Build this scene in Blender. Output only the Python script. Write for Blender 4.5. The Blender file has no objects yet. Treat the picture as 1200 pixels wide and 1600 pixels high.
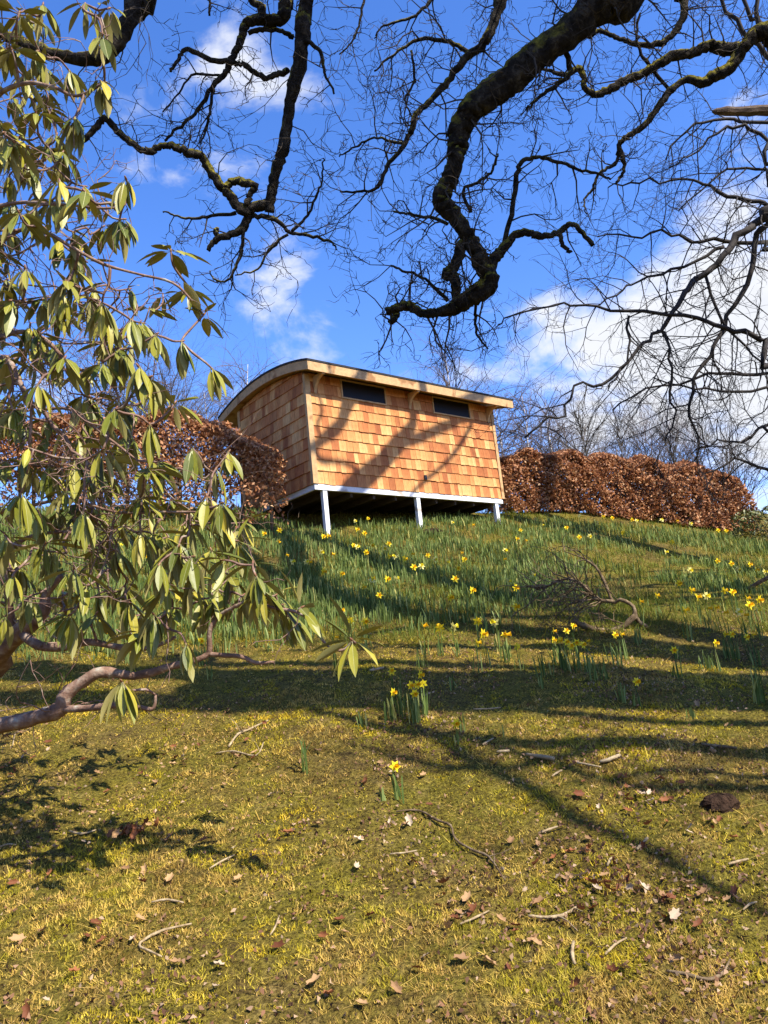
import bpy, math, random
import numpy as np
from mathutils import Vector, Matrix

rng = random.Random(7)
nrg = np.random.default_rng(7)
S = bpy.context.scene
COL = S.collection

# ------------------------------------------------------------------ camera
PITCH, ROLL, FPX = 0.1991, 0.1047, 1240.0        # radians, radians, focal length in 1200x1600 pixels
EYE = Vector((0, 0, 1.6))
cF = Vector((0, math.cos(PITCH), math.sin(PITCH)))
cU0 = Vector((0, -math.sin(PITCH), math.cos(PITCH)))
cR = Vector((1, 0, 0)) * math.cos(ROLL) - cU0 * math.sin(ROLL)
cU = Vector((1, 0, 0)) * math.sin(ROLL) + cU0 * math.cos(ROLL)
cam = bpy.data.objects.new('camera', bpy.data.cameras.new('camera'))
COL.objects.link(cam)
cam.matrix_world = Matrix((( cR.x, cU.x, -cF.x, EYE.x), (cR.y, cU.y, -cF.y, EYE.y), (cR.z, cU.z, -cF.z, EYE.z), (0, 0, 0, 1)))
cam.data.sensor_fit = 'VERTICAL'
cam.data.sensor_height = 36.0
cam.data.lens = 36.0 * FPX / 1600.0
cam.data.clip_start = 0.05
cam.data.clip_end = 2000
S.camera = cam

# ------------------------------------------------------------------ sun and sky
SUN_EL = math.radians(47.0)
SUN_AZ = math.atan2(0.742, -0.671)               # clockwise from +Y
SUN = Vector((math.sin(SUN_AZ) * math.cos(SUN_EL), math.cos(SUN_AZ) * math.cos(SUN_EL), math.sin(SUN_EL)))
sl = bpy.data.lights.new('sun', 'SUN')
sl.energy = 5.0
sl.angle = math.radians(0.5)
sl.color = (1.0, 0.93, 0.82)
so = bpy.data.objects.new('sun', sl)
COL.objects.link(so)
so.rotation_euler = SUN.to_track_quat('Z', 'Y').to_euler()

S.view_settings.view_transform = 'Standard'
S.view_settings.look = 'None'
S.view_settings.gamma = 1.0
S.view_settings.exposure = 1.0
S.view_settings.use_curve_mapping = False


def ray(px, py):
    return cF + cR * ((px - 600) / FPX) - cU * ((py - 800) / FPX)


def at(px, py, t):
    return EYE + ray(px, py) * t


W = bpy.data.worlds.new('World')
S.world = W
W.use_nodes = True
nt = W.node_tree
nt.nodes.clear()


def wn(t, **k):
    n = nt.nodes.new(t)
    for a, b in k.items():
        setattr(n, a, b)
    return n


def wmath(op, a, b=None, c=None):
    n = wn('ShaderNodeMath', operation=op)
    for i, v in enumerate((a, b, c)):
        if v is None:
            continue
        if isinstance(v, (int, float)):
            n.inputs[i].default_value = v
        else:
            nt.links.new(v, n.inputs[i])
    return n.outputs[0]


sky = wn('ShaderNodeTexSky', sky_type='NISHITA')
sky.sun_disc = False
sky.sun_elevation = SUN_EL
sky.sun_rotation = SUN_AZ
sky.air_density = 1.0
sky.dust_density = 0.3
sky.ozone_density = 3.0
hs = wn('ShaderNodeHueSaturation')
hs.inputs['Saturation'].default_value = 1.22
hs.inputs['Value'].default_value = 1.55
tint = wn('ShaderNodeMix', data_type='RGBA', blend_type='MULTIPLY')
tint.inputs[0].default_value = 1.0
tint.inputs[7].default_value = (0.98, 0.90, 1.06, 1)
nt.links.new(sky.outputs[0], tint.inputs[6])
nt.links.new(tint.outputs[2], hs.inputs['Color'])
tc = wn('ShaderNodeTexCoord')
nz = wn('ShaderNodeTexNoise')
nz.inputs['Scale'].default_value = 7.0
nz.inputs['Detail'].default_value = 9
nz.inputs['Roughness'].default_value = 0.58
nz.inputs['Distortion'].default_value = 0.25
mp = wn('ShaderNodeMapping')
mp.inputs['Scale'].default_value = (1.0, 1.0, 1.7)
nt.links.new(tc.outputs['Generated'], mp.inputs['Vector'])
nt.links.new(mp.outputs[0], nz.inputs['Vector'])
# cloud cover: a broad noise over the whole sky, with the banks that stand in this part of it
nb = wn('ShaderNodeTexNoise')
nb.inputs['Scale'].default_value = 1.9
nb.inputs['Detail'].default_value = 2
nt.links.new(tc.outputs['Generated'], nb.inputs['Vector'])
cover = wmath('MULTIPLY', wmath('SUBTRACT', nb.outputs[0], 0.62), 0.4)
for (px, py, rad, amp) in [(1120, 610, 0.16, .17), (1150, 420, 0.10, .15), (940, 660, 0.09, .15), (410, 210, 0.11, .16), (520, 190, .07, .14), (455, 455, 0.075, .17),
                           (880, 490, 0.05, .19), (340, 70, .05, .10), (720, 580, .035, .15), (1300, 560, 0.25, .14),
                           (560, 330, .12, -.12), (700, 300, .2, -.14), (200, 400, .2, -.12), (950, 250, .15, -.15), (620, 60, .15, -.08)]:
    dv = ray(px, py).normalized()
    vd = wn('ShaderNodeVectorMath', operation='DISTANCE')
    nt.links.new(tc.outputs['Generated'], vd.inputs[0])
    vd.inputs[1].default_value = dv
    q = wmath('DIVIDE', vd.outputs['Value'], rad)
    g = wmath('MULTIPLY', wmath('EXPONENT', wmath('MULTIPLY', wmath('MULTIPLY', q, q), -1.0)), amp)
    cover = wmath('ADD', cover, g)
dens = wmath('ADD', nz.outputs[0], cover)
mr = wn('ShaderNodeMapRange')
mr.interpolation_type = 'SMOOTHSTEP'
mr.inputs['From Min'].default_value = 0.54
mr.inputs['From Max'].default_value = 0.78
mr.inputs['To Max'].default_value = 0.97
nt.links.new(dens, mr.inputs['Value'])
# cloud tone: thin parts white, thick parts a little grey
cr = wn('ShaderNodeValToRGB')
cr.color_ramp.elements[0].position = 0.62
cr.color_ramp.elements[0].color = (5.3, 5.4, 5.6, 1)
cr.color_ramp.elements[1].position = 1.0
cr.color_ramp.elements[1].color = (4.3, 4.4, 4.7, 1)
nt.links.new(dens, cr.inputs[0])
mx = wn('ShaderNodeMix', data_type='RGBA')
nt.links.new(mr.outputs[0], mx.inputs[0])
nt.links.new(hs.outputs[0], mx.inputs[6])
nt.links.new(cr.outputs[0], mx.inputs[7])
bg = wn('ShaderNodeBackground')
bg.inputs['Strength'].default_value = 0.1
nt.links.new(mx.outputs[2], bg.inputs['Color'])
ow = wn('ShaderNodeOutputWorld')
nt.links.new(bg.outputs[0], ow.inputs['Surface'])


# ------------------------------------------------------------------ materials
class MatB:
    def __init__(self, name, rough=0.7, spec=0.3):
        self.m = bpy.data.materials.new(name)
        self.m.use_nodes = True
        self.t = self.m.node_tree
        self.b = self.t.nodes['Principled BSDF']
        self.b.inputs['Roughness'].default_value = rough
        self.b.inputs['Specular IOR Level'].default_value = spec

    def n(self, t, **k):
        x = self.t.nodes.new(t)
        for a, b in k.items():
            setattr(x, a, b)
        return x

    def l(self, a, b):
        self.t.links.new(a, b)

    def coord(self, kind='Object', scale=(1, 1, 1)):
        c = self.n('ShaderNodeTexCoord')
        m = self.n('ShaderNodeMapping')
        m.inputs['Scale'].default_value = scale
        self.l(c.outputs[kind], m.inputs['Vector'])
        return m.outputs[0]

    def noise(self, scale, detail=4, rough=0.55, vec=None, dist=0.0):
        x = self.n('ShaderNodeTexNoise')
        x.inputs['Scale'].default_value = scale
        x.inputs['Detail'].default_value = detail
        x.inputs['Roughness'].default_value = rough
        x.inputs['Distortion'].default_value = dist
        if vec is not None:
            self.l(vec, x.inputs['Vector'])
        return x.outputs[0]

    def ramp(self, fac, stops, interp='LINEAR'):
        r = self.n('ShaderNodeValToRGB')
        cr_ = r.color_ramp
        cr_.interpolation = interp
        while len(cr_.elements) < len(stops):
            cr_.elements.new(0.5)
        for e, (p, c) in zip(cr_.elements, stops):
            e.position = p
            e.color = (*c, 1)
        self.l(fac, r.inputs[0])
        return r.outputs[0]

    def mix(self, fac, a, b, mode='MIX'):
        x = self.n('ShaderNodeMix', data_type='RGBA', blend_type=mode)
        for i, v in ((0, fac), (6, a), (7, b)):
            if isinstance(v, (int, float)):
                x.inputs[i].default_value = v
            elif isinstance(v, tuple):
                x.inputs[i].default_value = (*v, 1)
            else:
                self.l(v, x.inputs[i])
        return x.outputs[2]

    def math(self, op, a, b=0.0):
        x = self.n('ShaderNodeMath', operation=op)
        for i, v in ((0, a), (1, b)):
            if isinstance(v, (int, float)):
                x.inputs[i].default_value = v
            else:
                self.l(v, x.inputs[i])
        return x.outputs[0]

    def color(self, c):
        if isinstance(c, tuple):
            self.b.inputs['Base Color'].default_value = (*c, 1)
        else:
            self.l(c, self.b.inputs['Base Color'])
        return self

    def bump(self, h, strength=0.5, dist=0.02):
        x = self.n('ShaderNodeBump')
        x.inputs['Strength'].default_value = strength
        x.inputs['Distance'].default_value = dist
        self.l(h, x.inputs['Height'])
        self.l(x.outputs[0], self.b.inputs['Normal'])
        return self

    def translucent(self, col, fac):
        tr = self.n('ShaderNodeBsdfTranslucent')
        if isinstance(col, tuple):
            tr.inputs[0].default_value = (*col, 1)
        else:
            self.l(col, tr.inputs[0])
        ms = self.n('ShaderNodeMixShader')
        ms.inputs[0].default_value = fac
        self.l(self.b.outputs[0], ms.inputs[1])
        self.l(tr.outputs[0], ms.inputs[2])
        o = self.t.nodes['Material Output']
        self.l(ms.outputs[0], o.inputs['Surface'])
        return self

    def attr(self, name):
        x = self.n('ShaderNodeAttribute')
        x.attribute_name = name
        return x.outputs['Fac'] if name == 'rnd' else x.outputs['Color']

    def objrand(self):
        return self.n('ShaderNodeObjectInfo').outputs['Random']


M = {}


def simple(name, stops, scale=20, rough=0.75, spec=0.25, bump=0.3, bscale=None, vec=(1, 1, 1), detail=5, bdist=0.01):
    b = MatB(name, rough, spec)
    v = b.coord('Object', vec)
    f = b.noise(scale, detail, 0.6, v)
    b.color(b.ramp(f, stops))
    if bump:
        b.bump(b.noise(bscale or scale * 2, 4, 0.6, v), bump, bdist)
    M[name] = b.m
    return b


# ground: moss, thin turf, bare crumbly earth
b = MatB('ground', 0.95, 0.1)
v = b.coord('Object')
n1 = b.noise(1.1, 6, 0.62, v, 0.4)
n2 = b.noise(9, 6, 0.65, v)
n3 = b.noise(60, 4, 0.7, v)
c1 = b.ramp(n1, [(0.34, (0.16, 0.11, 0.05)), (0.47, (0.22, 0.17, 0.035)), (0.56, (0.19, 0.18, 0.022)), (0.70, (0.30, 0.23, 0.03))])
c2 = b.ramp(n2, [(0.35, (0.09, 0.06, 0.03)), (0.5, (0.21, 0.18, 0.03)), (0.66, (0.32, 0.25, 0.09))])
c3 = b.mix(0.5, c1, c2)
c4 = b.ramp(n3, [(0.36, (0.16, 0.14, 0.11)), (0.64, (1.05, 0.98, 0.85))])
b.color(b.mix(1.0, c3, c4, 'MULTIPLY'))
b.bump(n3, 0.9, 0.03)
M['ground'] = b.m

# turf blades: colour by patch and by blade
def turf_mat(name, patch_stops, blade_stops, pscale, mixf, gain):
    b = MatB(name, 0.75, 0.2)
    v = b.coord('Object')
    patch = b.noise(pscale, 6, 0.65, v, 0.6)
    pc = b.ramp(patch, patch_stops)
    bc = b.ramp(b.attr('rnd'), blade_stops)
    cc = b.mix(1.0, b.mix(mixf, pc, bc), gain, 'MULTIPLY')
    b.color(cc)
    b.translucent(cc, 0.3)
    M[name] = b.m


turf_mat('turf', [(0.38, (0.16, 0.09, 0.04)), (0.44, (0.36, 0.24, 0.10)), (0.49, (0.50, 0.36, 0.10)), (0.53, (0.20, 0.21, 0.014)), (0.57, (0.40, 0.35, 0.02)), (0.65, (0.58, 0.43, 0.022))],
         [(0.0, (0.03, 0.022, 0.009)), (0.22, (0.085, 0.075, 0.013)), (0.38, (0.21, 0.19, 0.02)), (0.58, (0.44, 0.36, 0.04)), (0.78, (0.64, 0.52, 0.18)), (0.9, (0.46, 0.29, 0.12)), (1.0, (0.13, 0.07, 0.03))], 2.0, 0.45, (1.38, 1.25, 1.0))
turf_mat('slope_turf', [(0.37, (0.13, 0.085, 0.035)), (0.46, (0.20, 0.19, 0.025)), (0.55, (0.10, 0.14, 0.015)), (0.66, (0.30, 0.28, 0.025))],
         [(0.0, (0.06, 0.09, 0.012)), (0.4, (0.17, 0.20, 0.02)), (0.75, (0.34, 0.31, 0.05)), (1.0, (0.30, 0.20, 0.08))], 1.1, 0.5, (1.0, 1.0, 1.0))

# daffodil leaves: blue green straps
b = MatB('daffodil_leaf', 0.6, 0.2)
cc = b.ramp(b.attr('rnd'), [(0.0, (0.05, 0.085, 0.016)), (0.5, (0.125, 0.175, 0.036)), (0.85, (0.25, 0.30, 0.09)), (1.0, (0.46, 0.42, 0.12))])
b.color(cc)
b.translucent(cc, 0.25)
M['daffodil_leaf'] = b.m
for nm, c in (('petal', (0.92, 0.76, 0.03)), ('trumpet', (0.9, 0.52, 0.01)), ('pale_petal', (0.85, 0.78, 0.25))):
    b = MatB(nm, 0.5, 0.2)
    f = b.noise(40, 2, 0.5, b.coord('Object'))
    cc = b.ramp(f, [(0.3, tuple(x * 0.85 for x in c)), (0.7, c)])
    b.color(cc)
    b.translucent(cc, 0.3)
    M[nm] = b.m

# rhododendron leaf faces
b = MatB('leaf_upper', 0.42, 0.35)
v = b.coord('Object')
cc = b.ramp(b.math('ADD', b.math('MULTIPLY', b.attr('rnd'), 0.75), b.math('MULTIPLY', b.noise(22, 3, 0.6, v), 0.3)),
            [(0.05, (0.06, 0.082, 0.010)), (0.4, (0.16, 0.17, 0.018)), (0.75, (0.29, 0.265, 0.028)), (1.0, (0.46, 0.37, 0.045))])
b.color(cc)
b.bump(b.noise(60, 3, 0.5, v), 0.15, 0.004)
b.translucent(cc, 0.15)
M['leaf_upper'] = b.m
b = MatB('leaf_under', 0.6, 0.25)
v = b.coord('Object')
cc = b.ramp(b.math('ADD', b.math('MULTIPLY', b.attr('rnd'), 0.7), b.math('MULTIPLY', b.noise(30, 3, 0.6, v), 0.3)),
            [(0.1, (0.20, 0.19, 0.05)), (0.5, (0.32, 0.29, 0.09)), (0.9, (0.46, 0.40, 0.15))])
b.color(cc)
b.translucent(cc, 0.2)
M['leaf_under'] = b.m
simple('midrib', [(0.3, (0.30, 0.30, 0.12)), (0.7, (0.42, 0.40, 0.2))], 30, bump=0)
simple('rhodo_bark', [(0.3, (0.10, 0.055, 0.035)), (0.5, (0.21, 0.125, 0.085)), (0.62, (0.30, 0.22, 0.16)), (0.72, (0.36, 0.36, 0.29))], 16, 0.8, 0.2, 0.6, 60)
simple('red_stem', [(0.3, (0.12, 0.06, 0.045)), (0.55, (0.2, 0.12, 0.085)), (0.7, (0.34, 0.28, 0.21))], 25, 0.7, 0.3, 0.2)
simple('bud', [(0.3, (0.16, 0.05, 0.03)), (0.7, (0.26, 0.14, 0.06))], 60, 0.5, 0.4, 0)

# oak bark with moss on the upper sides
b = MatB('oak_bark', 0.95, 0.1)
v = b.coord('Object')
r1 = b.noise(14, 6, 0.7, v, 0.6)
bark = b.ramp(r1, [(0.32, (0.007, 0.006, 0.005)), (0.5, (0.022, 0.018, 0.014)), (0.68, (0.07, 0.06, 0.045))])
moss = b.ramp(b.noise(35, 4, 0.6, v), [(0.3, (0.05, 0.05, 0.008)), (0.7, (0.24, 0.20, 0.03))])
gn = b.n('ShaderNodeNewGeometry')
sx = b.n('ShaderNodeSeparateXYZ')
b.l(gn.outputs['Normal'], sx.inputs[0])
mk = b.math('ADD', b.math('MULTIPLY', sx.outputs['Z'], 0.35), b.noise(5, 5, 0.65, v))
mk = b.ramp(mk, [(0.53, (0, 0, 0)), (0.66, (1, 1, 1))])
b.color(b.mix(mk, bark, moss))
b.bump(b.math('ADD', r1, b.math('MULTIPLY', b.noise(60, 4, 0.6, v), 0.5)), 1.0, 0.04)
M['oak_bark'] = b.m
simple('oak_twig', [(0.3, (0.02, 0.016, 0.012)), (0.7, (0.075, 0.06, 0.045))], 25, 0.9, 0.1, 0.4)
simple('beech_twig', [(0.3, (0.016, 0.013, 0.012)), (0.7, (0.05, 0.043, 0.038))], 12, 0.8, 0.2, 0.3)
simple('beech_bark', [(0.3, (0.05, 0.045, 0.04)), (0.55, (0.12, 0.11, 0.095)), (0.75, (0.19, 0.19, 0.15))], 7, 0.85, 0.2, 0.5)
simple('birch_twig', [(0.3, (0.085, 0.066, 0.064)), (0.7, (0.15, 0.12, 0.115))], 3, 0.9, 0.1, 0)
simple('birch_bark', [(0.40, (0.10, 0.085, 0.08)), (0.5, (0.5, 0.47, 0.43)), (0.8, (0.62, 0.59, 0.55))], 4, 0.8, 0.2, 0.2, vec=(1, 1, 3))
simple('grey_twig', [(0.3, (0.05, 0.042, 0.034)), (0.7, (0.11, 0.095, 0.075))], 3, 0.9, 0.1, 0)
simple('dead_wood', [(0.3, (0.05, 0.033, 0.018)), (0.5, (0.13, 0.09, 0.05)), (0.7, (0.28, 0.205, 0.12))], 18, 0.9, 0.1, 0.6, 70)
simple('pale_stick', [(0.3, (0.18, 0.12, 0.06)), (0.7, (0.46, 0.36, 0.21))], 30, 0.9, 0.1, 0.5, 90)
simple('split_wood', [(0.3, (0.05, 0.035, 0.025)), (0.5, (0.10, 0.07, 0.05)), (0.7, (0.19, 0.14, 0.1))], 10, 0.9, 0.1, 0.8, 30, vec=(1, 6, 6))
simple('soil', [(0.3, (0.018, 0.011, 0.007)), (0.7, (0.06, 0.035, 0.022))], 25, 1.0, 0.05, 1.0, 40, bdist=0.03)

for nm, c0, c1 in (('red_leaf', (0.10, 0.030, 0.012), (0.27, 0.10, 0.034)), ('tan_leaf', (0.20, 0.105, 0.045), (0.40, 0.245, 0.11)), ('pale_leaf', (0.30, 0.21, 0.13), (0.50, 0.39, 0.26))):
    b = MatB(nm, 0.7, 0.25)
    k = b.math('ADD', b.math('MULTIPLY', b.objrand(), 0.6), b.math('MULTIPLY', b.noise(40, 3, 0.6, b.coord('Object')), 0.4))
    cc = b.ramp(k, [(0.1, c0), (0.8, c1)])
    b.color(cc)
    b.translucent(cc, 0.12)
    M[nm] = b.m
b = MatB('litter', 0.75, 0.2)
cc = b.ramp(b.attr('rnd'), [(0.0, (0.08, 0.04, 0.022)), (0.35, (0.19, 0.09, 0.045)), (0.65, (0.24, 0.14, 0.075)), (1.0, (0.36, 0.25, 0.15))])
b.color(cc)
M['litter'] = b.m
b = MatB('beech_leaf', 0.6, 0.3)
cc = b.ramp(b.attr('rnd'), [(0.0, (0.13, 0.045, 0.018)), (0.4, (0.31, 0.125, 0.048)), (0.75, (0.50, 0.24, 0.10)), (1.0, (0.66, 0.42, 0.22))])
b.color(cc)
b.translucent(cc, 0.25)
M['beech_leaf'] = b.m
b = MatB('shrub_leaf', 0.45, 0.4)
cc = b.ramp(b.attr('rnd'), [(0.0, (0.04, 0.06, 0.015)), (0.6, (0.12, 0.13, 0.03)), (1.0, (0.25, 0.22, 0.06))])
b.color(cc)
M['shrub_leaf'] = b.m

# cedar shingles: each board its own tone, long grain
b = MatB('cedar', 0.72, 0.2)
v = b.coord('Object', (26, 26, 2.0))
orr = b.objrand()
at_ = b.n('ShaderNodeAttribute'); at_.attribute_name = 'rnd'
tone = b.math('ADD', orr, at_.outputs['Fac'])
tone = b.math('FRACT', tone)
base = b.ramp(tone, [(0.0, (0.33, 0.115, 0.04)), (0.2, (0.46, 0.18, 0.06)), (0.5, (0.56, 0.25, 0.085)), (0.78, (0.66, 0.35, 0.13)), (0.9, (0.70, 0.42, 0.17)), (1.0, (0.42, 0.15, 0.05))])
g = b.noise(3.0, 5, 0.6, v)
gr = b.ramp(g, [(0.3, (0.60, 0.52, 0.45)), (0.52, (1, 1, 1)), (0.75, (1.15, 1.14, 1.08))])
w2 = b.noise(3.5, 4, 0.6, b.coord('Object', (1, 1, 0.5)))
st = b.ramp(w2, [(0.35, (0.74, 0.60, 0.5)), (0.6, (1.05, 1.05, 1.05))])
b.color(b.mix(1.0, b.mix(1.0, base, gr, 'MULTIPLY'), st, 'MULTIPLY'))
b.bump(g, 0.7, 0.006)
M['cedar'] = b.m


def timber(name, c, vec, dark=0.72):
    b = MatB(name, 0.65, 0.25)
    v = b.coord('Object', vec)
    g = b.noise(4, 5, 0.6, v, 0.3)
    knots = b.noise(3.0, 2, 0.5, b.coord('Object'))
    cc = b.ramp(g, [(0.3, tuple(x * dark for x in c)), (0.6, c), (0.8, tuple(min(1, x * 1.12) for x in c))])
    kk = b.ramp(knots, [(0.30, (0.62, 0.5, 0.4)), (0.38, (1, 1, 1))])
    b.color(b.mix(1.0, cc, kk, 'MULTIPLY'))
    b.bump(g, 0.2, 0.003)
    M[name] = b.m


timber('trim', (0.52, 0.32, 0.145), (3, 3, 3))
timber('white_paint', (0.70, 0.71, 0.72), (6, 6, 6), 0.9)
timber('board', (0.33, 0.19, 0.10), (8, 8, 2))
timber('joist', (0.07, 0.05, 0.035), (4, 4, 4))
simple('felt', [(0.3, (0.018, 0.018, 0.02)), (0.7, (0.04, 0.04, 0.043))], 40, 0.9, 0.2, 0.3)
b = MatB('pane', 0.35, 0.1)
b.color((0.012, 0.012, 0.014))
b.bump(b.noise(3, 2, 0.5, b.coord('Object')), 0.03, 0.01)
M['pane'] = b.m
simple('vent_black', [(0.3, (0.012, 0.012, 0.012)), (0.7, (0.03, 0.03, 0.03))], 30, 0.5, 0.4, 0)


# ------------------------------------------------------------------ mesh helpers
class Acc:
    def __init__(self):
        self.v, self.f, self.r, self.mi = [], [], [], []

    def tube(self, pts, rad, sides=6, cap=True, ridge=0.0):
        n = len(pts)
        if n < 2:
            return
        o = len(self.v)
        T = (pts[1] - pts[0]).normalized()
        a = Vector((0, 0, 1)) if abs(T.z) < 0.9 else Vector((1, 0, 0))
        N = T.cross(a).normalized()
        cs = [(math.cos(2 * math.pi * k / sides), math.sin(2 * math.pi * k / sides)) for k in range(sides)]
        rd = [1.0 + rng.uniform(-ridge, ridge) for k in range(sides)]
        for i in range(n):
            if ridge:
                rd = [min(1 + 1.6 * ridge, max(1 - 1.6 * ridge, q_ * .8 + .2 + rng.gauss(0, ridge * .7))) for q_ in rd]
            if 0 < i < n - 1:
                T = pts[i + 1] - pts[i - 1]
            elif i:
                T = pts[i] - pts[i - 1]
            if T.length < 1e-9:
                T = Vector((0, 0, 1))
            T = T.normalized()
            N = N - T * N.dot(T)
            if N.length < 1e-6:
                N = T.orthogonal()
            N.normalize()
            B = T.cross(N)
            p, q = pts[i], rad[i]
            for (c, s), e in zip(cs, rd):
                self.v.append(p + N * (c * q * e) + B * (s * q * e))
        for i in range(n - 1):
            for k in range(sides):
                k2 = (k + 1) % sides
                self.f.append((o + i * sides + k, o + i * sides + k2, o + (i + 1) * sides + k2, o + (i + 1) * sides + k))
        if cap:
            self.f.append(tuple(o + k for k in reversed(range(sides))))
            self.f.append(tuple(o + (n - 1) * sides + k for k in range(sides)))

    def box(self, c, ax, ay, az):
        """c centre, ax ay az half-extent vectors"""
        o = len(self.v)
        for sz in (-1, 1):
            for sy in (-1, 1):
                for sx_ in (-1, 1):
                    self.v.append(c + ax * sx_ + ay * sy + az * sz)
        for q in ((0, 2, 3, 1), (4, 5, 7, 6), (0, 1, 5, 4), (2, 6, 7, 3), (0, 4, 6, 2), (1, 3, 7, 5)):
            self.f.append(tuple(o + i for i in q))

    def poly(self, pts, faces):
        o = len(self.v)
        self.v.extend(pts)
        self.f.extend(tuple(o + i for i in q) for q in faces)

    def mesh(self, name, mats, off=None, smooth=False):
        me = bpy.data.meshes.new(name)
        vs = self.v if off is None else [p - off for p in self.v]
        me.from_pydata([tuple(p) for p in vs], [], self.f)
        for m_ in (mats if isinstance(mats, (list, tuple)) else [mats]):
            me.materials.append(M[m_])
        if self.mi:
            me.polygons.foreach_set('material_index', self.mi)
        if self.r and len(self.r) == len(self.v):
            a = me.attributes.new('rnd', 'FLOAT', 'POINT')
            a.data.foreach_set('value', self.r)
        if smooth:
            me.polygons.foreach_set('use_smooth', [True] * len(me.polygons))
        me.update()
        return me


def link(name, data, parent=None, loc=None):
    o = bpy.data.objects.new(name, data)
    COL.objects.link(o)
    if parent is not None:
        o.parent = parent
    if loc is not None:
        o.location = loc
    return o


def wloc(o):
    p = Vector(o.location)
    while o.parent:
        o = o.parent
        p += Vector(o.location)
    return p


def part(acc, name, mats, parent, smooth=False, kind=None, label=None):
    o = link(name, acc.mesh(name, mats, wloc(parent), smooth), parent)
    if kind:
        o['kind'] = kind
    if label:
        o['label'] = label
    return o


def tag(o, label, cat, group=None):
    o['label'] = label
    o['category'] = cat
    if group:
        o['group'] = group
    return o


def thing(name, loc, label, cat, group=None):
    return tag(link(name, None, None, loc), label, cat, group)


def single(acc, name, mats, loc, label, cat, group=None, smooth=False):
    return tag(link(name, acc.mesh(name, mats, Vector(loc), smooth), None, loc), label, cat, group)


def big_mesh(name, verts, quads, mat, rnd=None, tris=False):
    me = bpy.data.meshes.new(name)
    k = 3 if tris else 4
    nq = len(quads)
    me.vertices.add(len(verts))
    me.vertices.foreach_set('co', np.ascontiguousarray(verts, dtype=np.float32).ravel())
    me.loops.add(nq * k)
    me.loops.foreach_set('vertex_index', np.ascontiguousarray(quads, dtype=np.int32).ravel())
    me.polygons.add(nq)
    me.polygons.foreach_set('loop_start', np.arange(0, nq * k, k, dtype=np.int32))
    me.polygons.foreach_set('loop_total', np.full(nq, k, dtype=np.int32))
    me.materials.append(M[mat])
    if rnd is not None:
        a = me.attributes.new('rnd', 'FLOAT', 'POINT')
        a.data.foreach_set('value', np.ascontiguousarray(rnd, dtype=np.float32))
    me.update()
    me.validate()
    return me


def catmull(pts, rad, sub=4, jit=0.0, r_=rng, wig=0.0):
    """smooth a polyline, with small bumps"""
    n = len(pts)
    P, Q = [], []
    for i in range(n - 1):
        p0, p1, p2, p3 = pts[max(i - 1, 0)], pts[i], pts[i + 1], pts[min(i + 2, n - 1)]
        for k in range(sub):
            t = k / sub
            t2, t3 = t * t, t * t * t
            p = (p1 * 2 + (p2 - p0) * t + (p0 * 2 - p1 * 5 + p2 * 4 - p3) * t2 + (p1 * 3 - p0 - p2 * 3 + p3) * t3) * 0.5
            rr = rad[i] * (1 - t) + rad[i + 1] * t
            if wig:
                p = p + Vector((r_.gauss(0, 1), r_.gauss(0, 1), r_.gauss(0, 1))) * wig
            if jit:
                p = p + Vector((r_.gauss(0, 1), r_.gauss(0, 1), r_.gauss(0, 1))) * (rr * jit * 0.5)
                rr *= 1 + r_.uniform(-jit, jit)
            P.append(p)
            Q.append(rr)
    P.append(pts[-1])
    Q.append(rad[-1])
    return P, Q


# ------------------------------------------------------------------ terrain
def sstep(a, b_, x):
    t = np.clip((x - a) / (b_ - a), 0, 1)
    return t * t * (3 - 2 * t)


def terr(x, y):
    """height of the hillside (numpy arrays or floats)"""
    x = np.asarray(x, dtype=float)
    y = np.asarray(y, dtype=float)
    xc = np.clip(x, -14, 16)
    k = 0.10 + 0.40 * sstep(4, 13, y)
    u = y * 0.95 - k * xc
    a = np.clip(u, 0, 15.0)
    z = 0.18 * a + 0.0088 * a * a
    vv = np.maximum(u - 15.0, 0)
    z = z + (0.18 + 0.0176 * 15) * 1.3 * (1 - np.exp(-vv / 1.3)) - 0.02 * np.maximum(vv - 6, 0)
    w = np.minimum(u, 0)
    z = z + 0.18 * np.maximum(w, -30)
    near = sstep(40, 20, np.abs(y) + 0 * x)
    bump = 0.022 * np.sin(2.3 * x + 1.1 * y) * np.sin(1.7 * y - 0.6 * x + 1) + 0.014 * np.sin(5.1 * x - 2.2 * y + 2) * np.sin(4.3 * y + 1.9 * x) \
        + 0.007 * np.sin(11 * x + 3 * y) * np.sin(9.5 * y - 4 * x + .5) + 0.05 * np.sin(.9 * x + .4 * y + 2) * np.sin(.8 * y + .3)
    return z + bump * near


def gz(x, y):
    return float(terr(x, y))


def ground_at(px, py, lift=0.0):
    d = ray(px, py)
    t = 1.0
    while t < 40:
        p = EYE + d * t
        if p.z < gz(p.x, p.y) + lift:
            return Vector((p.x, p.y, gz(p.x, p.y)))
        t += 0.02
    p = EYE + d * 16
    return Vector((p.x, p.y, gz(p.x, p.y)))


def spaced(*segs):
    out = []
    for a, b_, st in segs:
        out += list(np.arange(a, b_, st))
    out.append(segs[-1][1])
    return np.array(out)


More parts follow.
